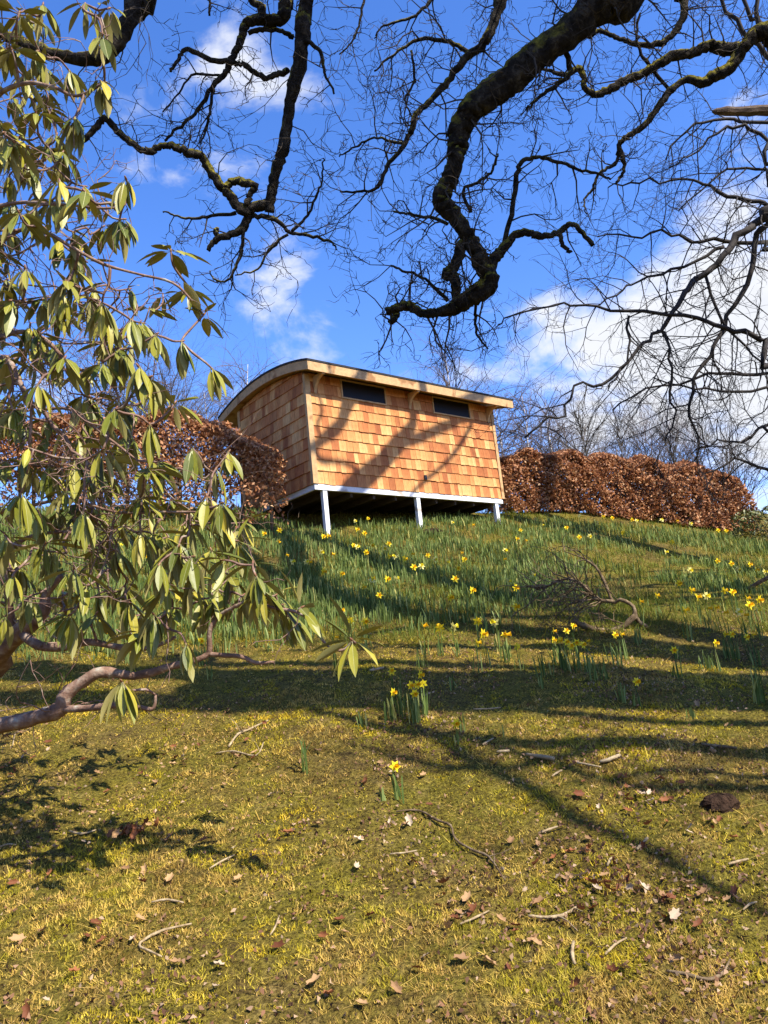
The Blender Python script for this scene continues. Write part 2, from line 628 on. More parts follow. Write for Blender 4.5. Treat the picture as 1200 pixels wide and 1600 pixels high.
gx = spaced((-400, -60, 20), (-60, -14, 2), (-14, -6, .4), (-6, -3, .08), (-3, 3, .035), (3, 6, .08), (6, 14, .4), (14, 60, 2), (60, 400, 20))
gy = spaced((-300, -40, 20), (-40, -4, 2), (-4, 2, .25), (2, 5.5, .035), (5.5, 9, .06), (9, 20, .15), (20, 60, 2), (60, 500, 20))
GX, GY = np.meshgrid(gx, gy)
GZ = terr(GX, GY)
fineR = (np.abs(GX) < 6) & (GY > 2) & (GY < 9)
GZ = GZ + np.where(fineR, nrg.normal(0, 0.0075, GX.shape), 0)
nx, ny = len(gx), len(gy)
V = np.stack([GX.ravel(), GY.ravel(), GZ.ravel()], 1)
I = np.arange(nx * ny).reshape(ny, nx)
Q = np.stack([I[:-1, :-1].ravel(), I[:-1, 1:].ravel(), I[1:, 1:].ravel(), I[1:, :-1].ravel()], 1)
me = big_mesh('ground', V, Q, 'ground')
me.polygons.foreach_set('use_smooth', [True] * len(me.polygons))
ground = link('ground', me)
ground['kind'] = 'structure'

# ------------------------------------------------------------------ the cabin
YAW = 0.876
CC = Vector((-1.1743, 13.6, 4.9947))
cd_ = Vector((math.sin(YAW), math.cos(YAW), 0))      # along the long front wall
cn_ = Vector((math.cos(YAW), -math.sin(YAW), 0))     # out of the front wall
ZZ = Vector((0, 0, 1))
LEN, DEP = 4.87, 2.44


def cp(s, w, z):
    return CC + cd_ * s - cn_ * w + ZZ * z


def arc(w):
    return 2.455 - 0.093 * (w - 1.35) ** 2


def cbox(acc, s0, s1, w0, w1, z0, z1):
    acc.box(cp((s0 + s1) / 2, (w0 + w1) / 2, (z0 + z1) / 2), cd_ * ((s1 - s0) / 2), cn_ * (-(w1 - w0) / 2), ZZ * ((z1 - z0) / 2))


cbase = cp(0, 0, 0)
cabin = thing('garden_cabin', (cbase.x, cbase.y, gz(cbase.x, cbase.y)), 'cedar shingled garden cabin with curved roof standing on white stilts above the daffodils', 'cabin')


def cpart(name, mat, *boxes, parent=None, smooth=False, label=None):
    a = Acc()
    for q in boxes:
        cbox(a, *q)
    return part(a, name, mat, parent or cabin, smooth, label=label)


front = cpart('front_wall', 'board', (0.0, LEN, 0.004, 0.05, 0.0, 2.08), label='long front wall clad in orange cedar shingles')
# side walls with arched tops
for s0, s1, nm in ((0.004, 0.05, 'side_wall'), (LEN - 0.05, LEN - 0.004, 'side_wall')):
    a = Acc()
    ws = [0.055 + (DEP - 0.06) * i / 12 for i in range(13)]
    pts = [cp(s, w, z) for s in (s0, s1) for w in ws for z in (0.0, arc(w) - 0.2)]
    fs = []
    for i in range(12):
        k = 2 * i
        fs += [(k, k + 2, k + 3, k + 1), (26 + k, 26 + k + 1, 26 + k + 3, 26 + k + 2), (k + 1, k + 3, 26 + k + 3, 26 + k + 1), (k, 26 + k, 26 + k + 2, k + 2)]
    fs += [(0, 1, 27, 26), (24, 50, 51, 25)]
    a.poly(pts, fs)
    o = part(a, nm, 'board', cabin)
    if s0 < 1:
        side = o
cpart('back_wall', 'board', (0.0, LEN, DEP - 0.05, DEP, 0.0, 2.12))
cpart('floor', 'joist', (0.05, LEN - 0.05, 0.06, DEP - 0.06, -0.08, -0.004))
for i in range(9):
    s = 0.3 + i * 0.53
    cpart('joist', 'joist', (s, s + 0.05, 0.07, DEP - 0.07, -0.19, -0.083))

# shingles
SH = 0.21
rows = [-0.012 if i == 0 else 0.235 + (i - 1) * SH for i in range(10)]
th_f = math.atan2(cd_.y, cd_.x)
th_s = math.atan2(cn_.y, cn_.x)
WCL = [0.095, 0.115, 0.135, 0.155, 0.175, 0.195, 0.215, 0.24]


def shingle_pts(w, h, jog=0.0):
    y0, y1 = -0.024 - rng.uniform(-.004, .006), -0.004
    return [Vector(p) for p in ((0.002, 0, 0), (w - .002, 0, jog), (w - .002, y0, jog), (.002, y0, 0), (.002, 0, h), (w - .002, 0, h), (w - .002, y1, h), (.002, y1, h))]


SF = [(0, 3, 2, 1), (4, 5, 6, 7), (0, 1, 5, 4), (1, 2, 6, 5), (2, 3, 7, 6), (3, 0, 4, 7)]
smesh = {}


def shingle_mesh(w, h):
    key = (round(w, 3), round(h, 3), rng.randrange(3))
    if key not in smesh:
        a = Acc()
        a.poly(shingle_pts(w, h, rng.uniform(-.007, .007)), SF)
        smesh[key] = a.mesh('shingle', 'cedar')
    return smesh[key]


def put_shingle(parent, pos, th, w, h):
    o = link('shingle', shingle_mesh(w, h), parent, pos - wloc(parent))
    o.rotation_euler = (rng.uniform(-.006, .012), rng.uniform(-.006, .006), th)
    return o


wins = [(0.81, 1.84, 1.715, 2.06), (3.13, 4.16, 1.72, 2.06)]
n_sh = 0
for ri, z in enumerate(rows):
    h = (rows[ri + 1] - z + 0.04) if ri < 9 else 2.075 - z
    segs = [(0.078, LEN - 0.05)]
    ztop = rows[ri + 1] if ri < 9 else 2.075
    if ztop > 1.74:
        if z > 1.6:
            segs = [(0.078, .775), (1.875, 3.095), (4.195, LEN - .05)]
    for a0, a1 in segs:
        s = a0
        while s < a1 - 0.05:
            w = rng.choice(WCL[:6])
            w = min(w, a1 - s)
            if a1 - s - w < 0.06:
                w = a1 - s
            w = round(w, 2)
            put_shingle(front, cp(s, 0.0, z + rng.uniform(-.006, .006)), th_f, w, h)
            n_sh += 1
            s += w
    # pieces under the windows, cut to the frame
    if z < 1.69 < ztop and ztop > 1.74:
        pass
# the course that the windows cut into: below the frames
a = Acc()
side_acc = Acc()
side_n = 0
for ri in range(12):
    z = rows[ri] if ri < 10 else rows[9] + (ri - 9) * SH
    w_ = DEP - 0.05
    while w_ > 0.05:
        wd = rng.choice(WCL[:5])
        wd = min(wd, w_ - 0.03)
        if wd < 0.04:
            break
        top = min(arc(w_), arc(w_ - wd)) - 0.19
        h = min(SH + 0.04 if ri else 0.287, top - z)
        if h > 0.03:
            zz = z + rng.uniform(-.004, .004)
            if w_ < 0.3 and n_sh < 330 and h > .2:
                put_shingle(side, cp(0, w_, zz), th_s, round(wd, 3), round(h, 3))
                n_sh += 1
            else:
                Rm = Matrix.Rotation(th_s, 3, 'Z')
                q = [cp(0, w_, zz) + Rm @ p for p in shingle_pts(wd, h)]
                side_acc.poly(q, SF)
                side_acc.r += [rng.random()] * 8
        w_ -= wd
o = part(side_acc, 'shingle_cladding', 'cedar', side, kind='stuff')
print('SHINGLES', n_sh)

# windows
for s0, s1, z0, z1 in wins:
    wx = cpart('window', 'joist', (s0, s1, 0.0, 0.003, z0, z1))
    t = 0.028
    for q in ((s0 - t, s0, -.032, .0, z0 - t, z1 + .01), (s1, s1 + t, -.032, .0, z0 - t, z1 + .01), (s0, s1, -.036, .0, z0 - t, z0), (s0, s1, -.030, .0, z1 - .02, z1 + .008)):
        cpart('frame', 'trim', q, parent=wx)
    cpart('pane', 'pane', (s0, s1, -.012, -.006, z0, z1 - .02), parent=wx)
cpart('vent', 'vent_black', (2.63, 2.69, -.045, -.02, 0.25, 0.34))

# corner posts
cpart('corner_post', 'trim', (-0.034, 0.076, -0.036, 0.03, -0.012, 2.03))
cpart('corner_post', 'trim', (LEN - 0.048, LEN + 0.03, -0.036, 0.05, -0.012, 2.03))
cpart('corner_post', 'trim', (-0.034, 0.03, DEP - 0.05, DEP + 0.03, -0.012, 2.12))
cpart('corner_post', 'trim', (LEN - 0.03, LEN + 0.034, DEP - 0.05, DEP + 0.03, -0.012, 2.12))

# brackets under the eave: a plate with a concave front edge
for s in (0.19, 2.47, 4.73):
    a = Acc()
    prof = [(0.0, 2.02), (0.0, 1.69), (-0.03, 1.69)]
    for i in range(1, 9):
        an = math.pi / 2 * i / 8
        prof.append((-0.03 - 0.28 * (1 - math.cos(an)), 1.69 + 0.27 * math.sin(an)))
    prof += [(-0.325, 1.96), (-0.325, 2.0)]
    n = len(prof)
    pts = [cp(ss, w, z) for ss in (s - .028, s + .028) for (w, z) in prof]
    fs = [tuple(range(n)), tuple(reversed(range(n, 2 * n)))] + [(i, n + i, n + (i + 1) % n, (i + 1) % n) for i in range(n)]
    a.poly(pts, fs)
    part(a, 'bracket', 'trim', cabin)


# curved roof: layers swept over the arc
def curved(acc, s0, s1, w0, w1, top, bot, nseg=20):
    pts = []
    for i in range(nseg + 1):
        w = w0 + (w1 - w0) * i / nseg
        for s in (s0, s1):
            pts += [cp(s, w, arc(w) + top), cp(s, w, arc(w) + bot)]
    fs = []
    for i in range(nseg):
        k, m_ = 4 * i, 4 * i + 4
        fs += [(k, m_, m_ + 2, k + 2), (k + 1, k + 3, m_ + 3, m_ + 1), (k, k + 1, m_ + 1, m_), (k + 2, m_ + 2, m_ + 3, k + 3)]
    fs += [(0, 2, 3, 1), (4 * nseg, 4 * nseg + 1, 4 * nseg + 3, 4 * nseg + 2)]
    acc.poly(pts, fs)


EL, ER = 0.155, 0.36
WF, WB = -0.345, 3.045
a = Acc()
curved(a, -EL + .032, LEN + ER - .032, WF + .03, WB - .03, -0.034, -0.172)
roof = part(a, 'roof', 'trim', cabin)
a = Acc()
curved(a, -EL - .012, LEN + ER + .012, WF - .012, WB + .012, 0.006, -0.03, 24)
part(a, 'roof_felt', 'felt', roof, smooth=False, label='thin black felt covering of the roof')
for s0, s1 in ((-EL, -EL + .028), (LEN + ER - .028, LEN + ER)):
    a = Acc()
    curved(a, s0, s1, WF + .0, WB, -0.033, -0.2, 24)
    part(a, 'barge_board', 'trim', roof)
zt, zb_ = arc(WF) - .036, arc(WF) - .205
for s0, s1 in ((-EL + .029, 2.885), (2.888, LEN + ER - .029)):
    cpart('fascia_board', 'trim', (s0, s1, WF - .002, WF + .027, zb_, zt), parent=roof)
cpart('fascia_board', 'trim', (-EL + .029, LEN + ER - .029, WB - .027, WB + .002, arc(WB) - .205, arc(WB) - .036), parent=roof)

# base frame and stilts
cpart('base_beam', 'white_paint', (0.0, LEN - .02, -.012, 0.045, -0.115, -0.016))
cpart('base_beam', 'white_paint', (0.004, 0.045, 0.05, DEP, -0.115, -0.016))
cpart('base_beam', 'white_paint', (LEN - .05, LEN - .01, 0.05, DEP, -0.115, -0.016))
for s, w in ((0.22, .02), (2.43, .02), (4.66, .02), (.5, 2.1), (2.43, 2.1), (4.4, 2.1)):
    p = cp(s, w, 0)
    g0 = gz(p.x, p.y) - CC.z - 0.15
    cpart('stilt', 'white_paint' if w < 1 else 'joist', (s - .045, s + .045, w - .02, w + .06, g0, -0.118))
a = Acc()
for i in range(6):
    s = 2.9 + i * .32
    p = cp(s, DEP - .1, 0)
    cbox(a, s, s + .315, DEP - .1, DEP - .07, gz(p.x, p.y) - CC.z - .2, -.12)
part(a, 'skirt_board', 'board', cabin)


# ------------------------------------------------------------------ twigs
def rv(s=1.0, r_=rng):
    return Vector((r_.gauss(0, s), r_.gauss(0, s), r_.gauss(0, s)))


def sprig(acc, p, d, length, rad, level, gnarl=0.35, droop=0.0, kids=4, sides=4, step=0.09, taper=0.35, spread=0.9, shrink=0.5):
    """a gnarled twig that forks again"""
    n = max(3, int(length / step))
    st = length / n
    pts, rr = [p.copy()], [rad]
    d = d.normalized()
    nodes = []
    for i in range(n):
        d = (d + rv(gnarl) + Vector((0, 0, -droop))).normalized()
        p = p + d * st
        pts.append(p.copy())
        rr.append(rad * (1 - (1 - taper) * (i + 1) / n))
        nodes.append((p.copy(), d.copy(), rr[-1]))
    acc.tube(pts, rr, sides, cap=False)
    if level > 0:
        for k in range(kids):
            q, dd, r0 = nodes[min(len(nodes) - 1, int(len(nodes) * (0.15 + 0.85 * (k + rng.random() * .8) / kids)))]
            nd = (dd + rv(spread)).normalized()
            sprig(acc, q, nd, length * shrink * rng.uniform(.6, 1.25), max(r0 * .72, 0.0026), level - 1, gnarl, droop, max(2, kids - 1), 3, max(step * .7, 0.03), taper, spread, shrink)


def limb(acc, path, t, sub=3, jit=0.10, sides=8, kdepth=None):
    """path: (px, py, diameter px); t: distance, or (start, end)"""
    t0, t1 = t if isinstance(t, tuple) else (t, t)
    n = len(path)
    P, Rr = [], []
    for i, (x, y, w) in enumerate(path):
        tt = t0 + (t1 - t0) * i / max(1, n - 1)
        P.append(at(x, y, tt))
        Rr.append(w * tt / FPX / 2)
    P, Rr = catmull(P, Rr, sub, jit)
    acc.tube(P, Rr, sides)
    return P, Rr


def twig_along(acc, P, Rr, every=0.22, length=0.6, rad=0.009, level=2, start=0, **kw):
    acc_len = 0
    for i in range(max(1, start), len(P)):
        acc_len += (P[i] - P[i - 1]).length
        if acc_len > .72 * every * rng.uniform(.6, 1.4):
            acc_len = 0
            T = (P[i] - P[i - 1]).normalized()
            side_ = T.cross(rv(1)).normalized()
            dd = (side_ + T * 0.5 + Vector((0, 0, kw.get('lift', 0)))).normalized()
            k2 = {a_: b_ for a_, b_ in kw.items() if a_ != 'lift'}
            sprig(acc, P[i] + side_ * Rr[i] * .5, dd, length * rng.uniform(.5, 1.3), min(rad, Rr[i] * .6), level, **k2)


# ------------------------------------------------------------------ the oak: trunk to the right of the view, limbs across the top of it
OX, OY = 10.2, 1.0
oak = thing('oak_tree', (OX, OY, gz(OX, OY)), 'old bare oak with dark crooked mossy limbs reaching across the sky', 'tree')
a = Acc()
g0 = gz(OX, OY)
tp, tr = catmull([Vector((OX, OY, g0 - .3)), Vector((OX, OY, g0 + .3)), Vector((OX - .1, OY + .1, g0 + 2.5)), Vector((OX - .3, OY + .15, g0 + 5)), Vector((OX - .5, OY + .4, g0 + 8)), Vector((OX - .4, OY + .8, g0 + 12)), Vector((OX + .2, OY + 1.2, g0 + 15))],
                  [.85, .62, .5, .46, .36, .22, .06], 6, .05)
a.tube(tp, tr, 16)
part(a, 'trunk', 'oak_bark', oak, True)
fork = Vector((OX - .3, OY + .15, g0 + 5))
fork2 = Vector((OX - .45, OY + .35, g0 + 7.4))
tw = Acc()


def oak_limb(path, t, lead=None, leadr=None, tw_every=.3, tw_len=.6, tw_rad=.009, jit=.1, sides=9, level=2, sub=3, kids=4):
    ac = Acc()
    t0, t1 = t if isinstance(t, tuple) else (t, t)
    n = len(path)
    P = [at(x, y, t0 + (t1 - t0) * i / max(1, n - 1)) for i, (x, y, w) in enumerate(path)]
    Rr = [w * (t0 + (t1 - t0) * i / max(1, n - 1)) / FPX / 2 for i, (x, y, w) in enumerate(path)]
    if lead:
        P = lead + P
        Rr = leadr + Rr
    P, Rr = catmull(P, Rr, sub * 2, jit * .6, wig=.004)
    ac.tube(P, Rr, sides if Rr[0] < .03 else 14, ridge=.10)
    part(ac, 'limb', 'oak_bark', oak, True)
    sub *= 2
    st = (len(lead) * sub) if lead else 0
    twig_along(tw, P, Rr, tw_every, tw_len, tw_rad, level, st, gnarl=.38, kids=kids, spread=.8)
    return P, Rr


def V3(*a_):
    return Vector(a_)


# the great limb: low and level from the trunk, then down into the view
oak_limb([(990, -40, 50), (940, 5, 48), (880, 55, 47), (830, 95, 45), (790, 130, 42), (745, 165, 40), (724, 190, 36), (715, 225, 30), (711, 255, 27), (699, 287, 25), (690, 312, 28), (710, 339, 25), (733, 372, 24), (752, 410, 27),
          (764, 438, 31), (750, 456, 31), (722, 473, 26), (706, 482, 21), (685, 488, 15), (660, 490, 13), (637, 477, 15), (616, 483, 12), (603, 486, 10)],
         (5.0, 5.4), [fork, V3(7.1, 1.8, 7.9), V3(4.6, 2.4, 7.9), V3(2.9, 2.9, 7.9), V3(2.1, 3.4, 7.0)], [.36, .30, .27, .24, .16], .10, .45, .008, .06, 14, 2, 4, 5)
oak_limb([(612, 483, 12), (620, 490, 11), (616, 500, 10), (608, 503, 7)], 5.4, tw_every=.05, tw_len=.5, tw_rad=.0065)
oak_limb([(764, 418, 18), (776, 400, 16), (788, 387, 15), (804, 367, 12), (827, 364, 11), (850, 370, 10), (873, 364, 9), (888, 351, 9), (903, 356, 8), (926, 383, 7)], 5.3, tw_every=1.2, tw_len=.3, tw_rad=.0065)
oak_limb([(873, 364, 8), (880, 383, 7), (892, 395, 6)], 5.3, tw_every=3)
oak_limb([(788, 385, 8), (800, 326, 8), (806, 284, 8), (815, 253, 7), (842, 245, 6), (865, 251, 6), (903, 264, 5), (934, 272, 4), (955, 280, 3)], 5.3, tw_every=.16, tw_len=.35, tw_rad=.0065)
oak_limb([(745, 375, 15), (723, 383, 17), (711, 415, 18), (697, 428, 17), (712, 437, 16), (713, 466, 14)], (5.6, 5.45), tw_every=.12, tw_len=.5, tw_rad=.0065, jit=.2)
oak_limb([(735, 330, 6), (723, 300, 5), (745, 285, 5), (770, 265, 4), (778, 240, 3)], 5.5, tw_every=.09, tw_len=.45, tw_rad=.0065)
oak_limb([(700, 350, 6), (672, 340, 5), (640, 335, 4), (615, 330, 3)], 5.6, tw_every=.08, tw_len=.45, tw_rad=.0065)
oak_limb([(700, 470, 6), (670, 440, 5), (640, 425, 4), (610, 415, 3)], 5.5, tw_every=.08, tw_len=.4, tw_rad=.0065)
oak_limb([(745, 455, 5), (744, 490, 5), (745, 520, 4), (763, 545, 2)], 5.4, tw_every=.09, tw_len=.3, tw_rad=.0065)
# slender limb left of it
oak_limb([(800, -60, 20), (784, 0, 17), (765, 50, 15), (750, 73, 14), (727, 92, 12), (700, 126, 11), (673, 157, 9), (650, 180, 9), (643, 203, 9), (631, 226, 7), (604, 261, 6), (593, 291, 5), (570, 299, 4), (531, 299, 3)],
         (5.8, 5.9), [fork2, V3(6.5, 2.0, 9.5), V3(2.6, 3.4, 8.6)], [.2, .12, .07], .10, .45, .0065, level=2, kids=5)
oak_limb([(731, 84, 7), (704, 65, 6), (654, 63, 5), (616, 84, 4), (585, 111, 3)], 5.9, tw_every=.12, tw_len=.4, tw_rad=.0065)
oak_limb([(643, 77, 4), (646, 126, 4), (632, 160, 3), (650, 190, 2)], 5.9, tw_every=.1, tw_len=.3, tw_rad=.0065)
oak_limb([(631, 226, 6), (590, 215, 4), (555, 230, 3), (530, 245, 2)], 5.9, tw_every=.1, tw_len=.4, tw_rad=.0065)
oak_limb([(690, -30, 6), (665, 10, 5), (640, 30, 4), (600, 40, 3), (585, 60, 2)], 6.1, tw_every=.12, tw_len=.4, tw_rad=.0065)
oak_limb([(570, -20, 5), (563, 30, 4), (553, 60, 3), (530, 85, 2)], 6.1, tw_every=.14, tw_len=.4, tw_rad=.0065)
oak_limb([(884, 45, 11), (884, 77, 10), (892, 111, 9), (873, 130, 8), (846, 149, 6), (823, 172, 4)], 5.1, tw_every=.13, tw_len=.3, tw_rad=.0065)
# limbs entering from the right
oak_limb([(1260, 30, 27), (1200, 48, 25), (1177, 57, 22), (1160, 77, 19), (1143, 103, 17), (1120, 117, 17), (1097, 129, 15), (1073, 123, 11), (1047, 143, 11), (1030, 167, 10), (1007, 197, 9), (980, 213, 8), (967, 227, 8), (972, 247, 7), (975, 267, 5), (963, 287, 4)],
         (6.0, 6.2), [fork, V3(8.2, 2.4, 7.2), V3(5.5, 4.2, 7.0)], [.3, .2, .14], .22, .4, .005, level=2)
oak_limb([(1153, 76, 20), (1130, 78, 18), (1107, 70, 16), (1083, 83, 14), (1053, 88, 15), (1030, 100, 14), (1000, 117, 12), (973, 127, 12), (947, 143, 11), (927, 147, 10), (913, 137, 9), (913, 120, 9), (903, 107, 9), (883, 117, 7), (850, 108, 4), (820, 113, 3)], 6.1, tw_every=.15, tw_len=.42, tw_rad=.0065)
oak_limb([(1085, -50, 14), (1070, 0, 12), (1067, 27, 11), (1047, 57, 9), (1030, 68, 9), (1000, 70, 8), (973, 63, 7), (950, 53, 6), (933, 48, 6), (923, 57, 5), (903, 57, 4)], 6.3, [fork2, V3(7, 3.5, 9), V3(4.5, 4.8, 8.2)], [.15, .08, .05], tw_every=.13, tw_len=.4, tw_rad=.0065)
oak_limb([(967, 235, 6), (960, 257, 5), (937, 270, 5), (927, 293, 4), (913, 313, 3), (917, 335, 2)], 6.2, tw_every=.12, tw_len=.3, tw_rad=.0065)
oak_limb([(1047, 143, 6), (1010, 95, 6), (995, 60, 4), (1000, 20, 3)], 6.2, tw_every=.11, tw_len=.35, tw_rad=.0065)
# the straight limb from above and its crooked foot
oak_limb([(476, -40, 22), (473, 33, 22), (472, 67, 22), (465, 110, 23), (457, 147, 18), (450, 187, 17), (442, 233, 18), (432, 267, 16), (425, 300, 16), (421, 332, 15)],
         (5.6, 5.8), [fork2, V3(6.2, 1.6, 9.6), V3(2.2, 2.8, 9.2), V3(0.0, 3.4, 8.2)], [.26, .22, .16, .085], .5, .5, .005, .09, 12)
oak_limb([(424, 318, 16), (397, 323, 16), (380, 329, 16), (360, 307, 15), (343, 287, 14), (327, 263, 13), (313, 243, 13), (297, 240, 14), (273, 230, 12), (255, 227, 11), (232, 235, 11), (213, 230, 10), (187, 207, 10), (163, 185, 10), (147, 203, 9), (127, 220, 8), (83, 237, 7), (53, 263, 5)], (5.8, 5.6), tw_every=.25, tw_len=.4, tw_rad=.005)
oak_limb([(388, 328, 15), (383, 352, 13), (360, 367, 11), (337, 374, 10), (325, 392, 6)], 5.8, tw_every=.4, tw_len=.4, tw_rad=.0065)
oak_limb([(341, 372, 9), (337, 362, 8), (340, 357, 6)], 5.8, tw_every=4)
oak_limb([(382, 350, 7), (378, 383, 6), (373, 407, 5), (357, 437, 4), (335, 437, 3), (328, 423, 2)], 5.8, tw_every=.15, tw_len=.35, tw_rad=.0065)
oak_limb([(352, 299, 12), (358, 287, 12), (368, 284, 12), (385, 287, 12), (398, 291, 11), (390, 304, 10), (385, 320, 9)], 5.75, tw_every=3, jit=.15)
oak_limb([(393, 337, 8), (430, 343, 7), (453, 363, 6), (483, 367, 5), (517, 378, 4), (527, 390, 2)], 5.8, tw_every=.2, tw_len=.3, tw_rad=.0065)
oak_limb([(457, 363, 5), (480, 337, 4), (493, 307, 4), (503, 283, 3), (505, 247, 2)], 5.8, tw_every=.1, tw_len=.3, tw_rad=.0065)
oak_limb([(450, 367, 5), (420, 390, 4), (403, 420, 3), (367, 430, 2)], 5.8, tw_every=.12, tw_len=.3, tw_rad=.0065)
oak_limb([(370, 333, 6), (335, 337, 5), (300, 342, 4), (270, 335, 3), (255, 330, 2)], 5.8, tw_every=.15, tw_len=.3, tw_rad=.0065)
oak_limb([(452, -40, 17), (446, 0, 17), (443, 25, 18), (427, 33, 17), (410, 30, 18), (385, 37, 15), (377, 57, 12), (373, 73, 11), (360, 97, 10), (353, 113, 9), (333, 133, 8), (313, 167, 6), (283, 197, 5), (257, 220, 4)], (5.7, 5.8), [V3(2.2, 2.8, 9.2), V3(0.2, 3.6, 8.3)], [.12, .08], tw_every=.18, tw_len=.4, tw_rad=.005)
oak_limb([(385, -25, 10), (393, 0, 11), (408, 13, 12), (412, 30, 12)], 5.7, tw_every=3)
oak_limb([(387, 50, 8), (410, 47, 8), (437, 48, 7), (457, 57, 8)], 5.75, tw_every=.3, tw_len=.3, tw_rad=.0065)
oak_limb([(450, 110, 10), (430, 118, 9), (413, 120, 8), (383, 103, 8), (363, 97, 8), (330, 93, 8), (293, 77, 7), (280, 90, 6), (267, 112, 5)], 5.75, tw_every=.5, tw_len=.3, tw_rad=.0065)
oak_limb([(333, 133, 5), (329, 165, 5), (322, 200, 4), (314, 226, 2)], 5.8, tw_every=.08, tw_len=.35, tw_rad=.0065)
oak_limb([(345, 118, 4), (300, 118, 4), (280, 145, 3), (255, 175, 2)], 5.8, tw_every=.1, tw_len=.35, tw_rad=.0065)
oak_limb([(478, 62, 7), (500, 80, 6), (508, 113, 4), (522, 147, 3)], 5.6, tw_every=.3, tw_len=.3, tw_rad=.0065)
oak_limb([(325, -20, 5), (328, 5, 4), (327, 25, 3)], 5.8, tw_every=.08, tw_len=.25, tw_rad=.0065)
# the limb at the top left
oak_limb([(225, -50, 30), (211, 0, 27), (200, 37, 24), (183, 67, 23), (160, 87, 22), (127, 92, 19), (83, 84, 18), (33, 66, 17), (0, 54, 16), (-70, 35, 16), (-160, 40, 8)],
         (5.2, 5.0), [fork2, V3(6.0, .6, 10.2), V3(1.6, 1.8, 10.2), V3(-1.0, 2.9, 8.4)], [.24, .2, .16, .12], .3, .5, .005, .09, 11)
# boughs outside the view that shade the lawn
def shade(x, y, tau=9.0):
    return V3(x, y, gz(x, y)) + SUN * tau


for lead, rr in (([fork] + [shade(*q) for q in ((3.9, 4.3), (2.4, 4.6), (1.2, 4.9), (0.2, 5.3), (-.7, 6.0))], [.2, .15, .13, .11, .08, .04]),
                 ([fork] + [shade(*q) for q in ((2.3, 2.2), (1.5, 2.9), (.96, 3.73), (.5, 4.6), (.02, 5.61), (-.3, 6.4))], [.10, .035, .035, .045, .055, .06, .03]),
                 ([fork] + [shade(*q) for q in ((2.9, 3.4), (1.9, 4.1), (1.1, 4.35), (.55, 5.0), (.0, 5.5))], [.09, .06, .055, .045, .04, .02]),
                 ([fork] + [shade(*q) for q in ((4.4, 5.5), (3.3, 5.55), (2.2, 5.75), (.9, 5.9), (-.3, 6.4), (-1.2, 6.6))], [.16, .13, .12, .11, .11, .09, .05]),
                 ([shade(1.2, 4.9)] + [shade(*q) for q in ((.6, 4.7), (.1, 4.9), (-.4, 5.3))], [.06, .05, .04, .015]),
                 ([shade(2.4, 4.6)] + [shade(*q) for q in ((1.9, 4.3), (1.4, 4.45), (.8, 4.4))], [.06, .05, .04, .015]),
                 ([fork] + [shade(*q) for q in ((4.2, 4.9), (3.0, 5.2), (2.0, 5.25), (1.0, 5.6), (.4, 6.3))], [.14, .1, .08, .075, .06, .03]),
                 ([fork2] + [shade(*q, 11) for q in ((1.5, 8.2), (.2, 9.2), (-.9, 10.2), (-1.35, 11.5), (-1.6, 12.6), (-2.1, 13.4))], [.26, .22, .24, .25, .24, .2, .1]),
                 ([shade(-.9, 10.2, 11)] + [shade(*q, 11) for q in ((-1.7, 11.0), (-2.2, 12.0), (-2.9, 12.8))], [.2, .18, .14, .06]),
                 ([fork2] + [V3(*q) + SUN * 11.5 for q in ((-.2, 12.2, 4.2), (-1.3, 13.0, 4.9), (-2.0, 13.2, 5.2), (-2.8, 13.5, 5.6), (-3.6, 13.8, 6.0))], [.2, .26, .28, .28, .2, .08]),
                 ([V3(-1.3, 13.0, 4.9) + SUN * 11.5] + [V3(*q) + SUN * 11.5 for q in ((-2.0, 13.2, 4.6), (-2.8, 13.4, 4.9), (-3.4, 13.6, 5.0))], [.2, .24, .2, .06]),
                 ([fork2, V3(8.0, 3.6, 8.6), V3(6.4, 4.6, 8.9), V3(5.1, 4.9, 9.2)], [.18, .14, .12, .04])):
    ac = Acc()
    P, Rr = catmull(lead, rr, 5, .1)
    ac.tube(P, Rr, 9)
    part(ac, 'limb', 'oak_bark', oak, True)
    twig_along(tw, P, Rr, .3, .9, .014, 2, 5, gnarl=.35, kids=4)
part(tw, 'twigs', 'oak_twig', oak, kind='stuff')

# ------------------------------------------------------------------ the beech on the right: long drooping sprays
BX, BY = 11.0, 9.6
beech = thing('beech_tree', (BX, BY, gz(BX, BY)), 'bare beech with fine drooping sprays hanging in front of the white cloud', 'tree')
a = Acc()
g0 = gz(BX, BY)
tp, tr = catmull([V3(BX, BY, g0 - .3), V3(BX, BY, g0 + .4), V3(BX + .1, BY, g0 + 3), V3(BX - .1, BY + .2, g0 + 7), V3(BX, BY + .1, g0 + 11), V3(BX + .2, BY, g0 + 15)], [.6, .42, .36, .3, .2, .05], 5, .03)
a.tube(tp, tr, 14)
part(a, 'trunk', 'beech_bark', beech, True)
bt = Acc()


def beech_limb(path, t, lead=None, leadr=None, every=.07, length=.75, rad=.009, droop=.05, level=2, kids=4):
    ac = Acc()
    t0, t1 = t if isinstance(t, tuple) else (t, t)
    n = len(path)
    P = [at(x, y, t0 + (t1 - t0) * i / max(1, n - 1)) for i, (x, y, w) in enumerate(path)]
    Rr = [w * (t0 + (t1 - t0) * i / max(1, n - 1)) / FPX / 2 for i, (x, y, w) in enumerate(path)]
    if lead:
        P, Rr = lead + P, leadr + Rr
    P, Rr = catmull(P, Rr, 3, .06, wig=.018)
    ac.tube(P, Rr, 7)
    part(ac, 'limb', 'beech_twig', beech, True)
    twig_along(bt, P, Rr, every, length, rad, level, 3 * len(lead or []), gnarl=.2, droop=droop, kids=kids, spread=.6, step=.11, lift=-.15)


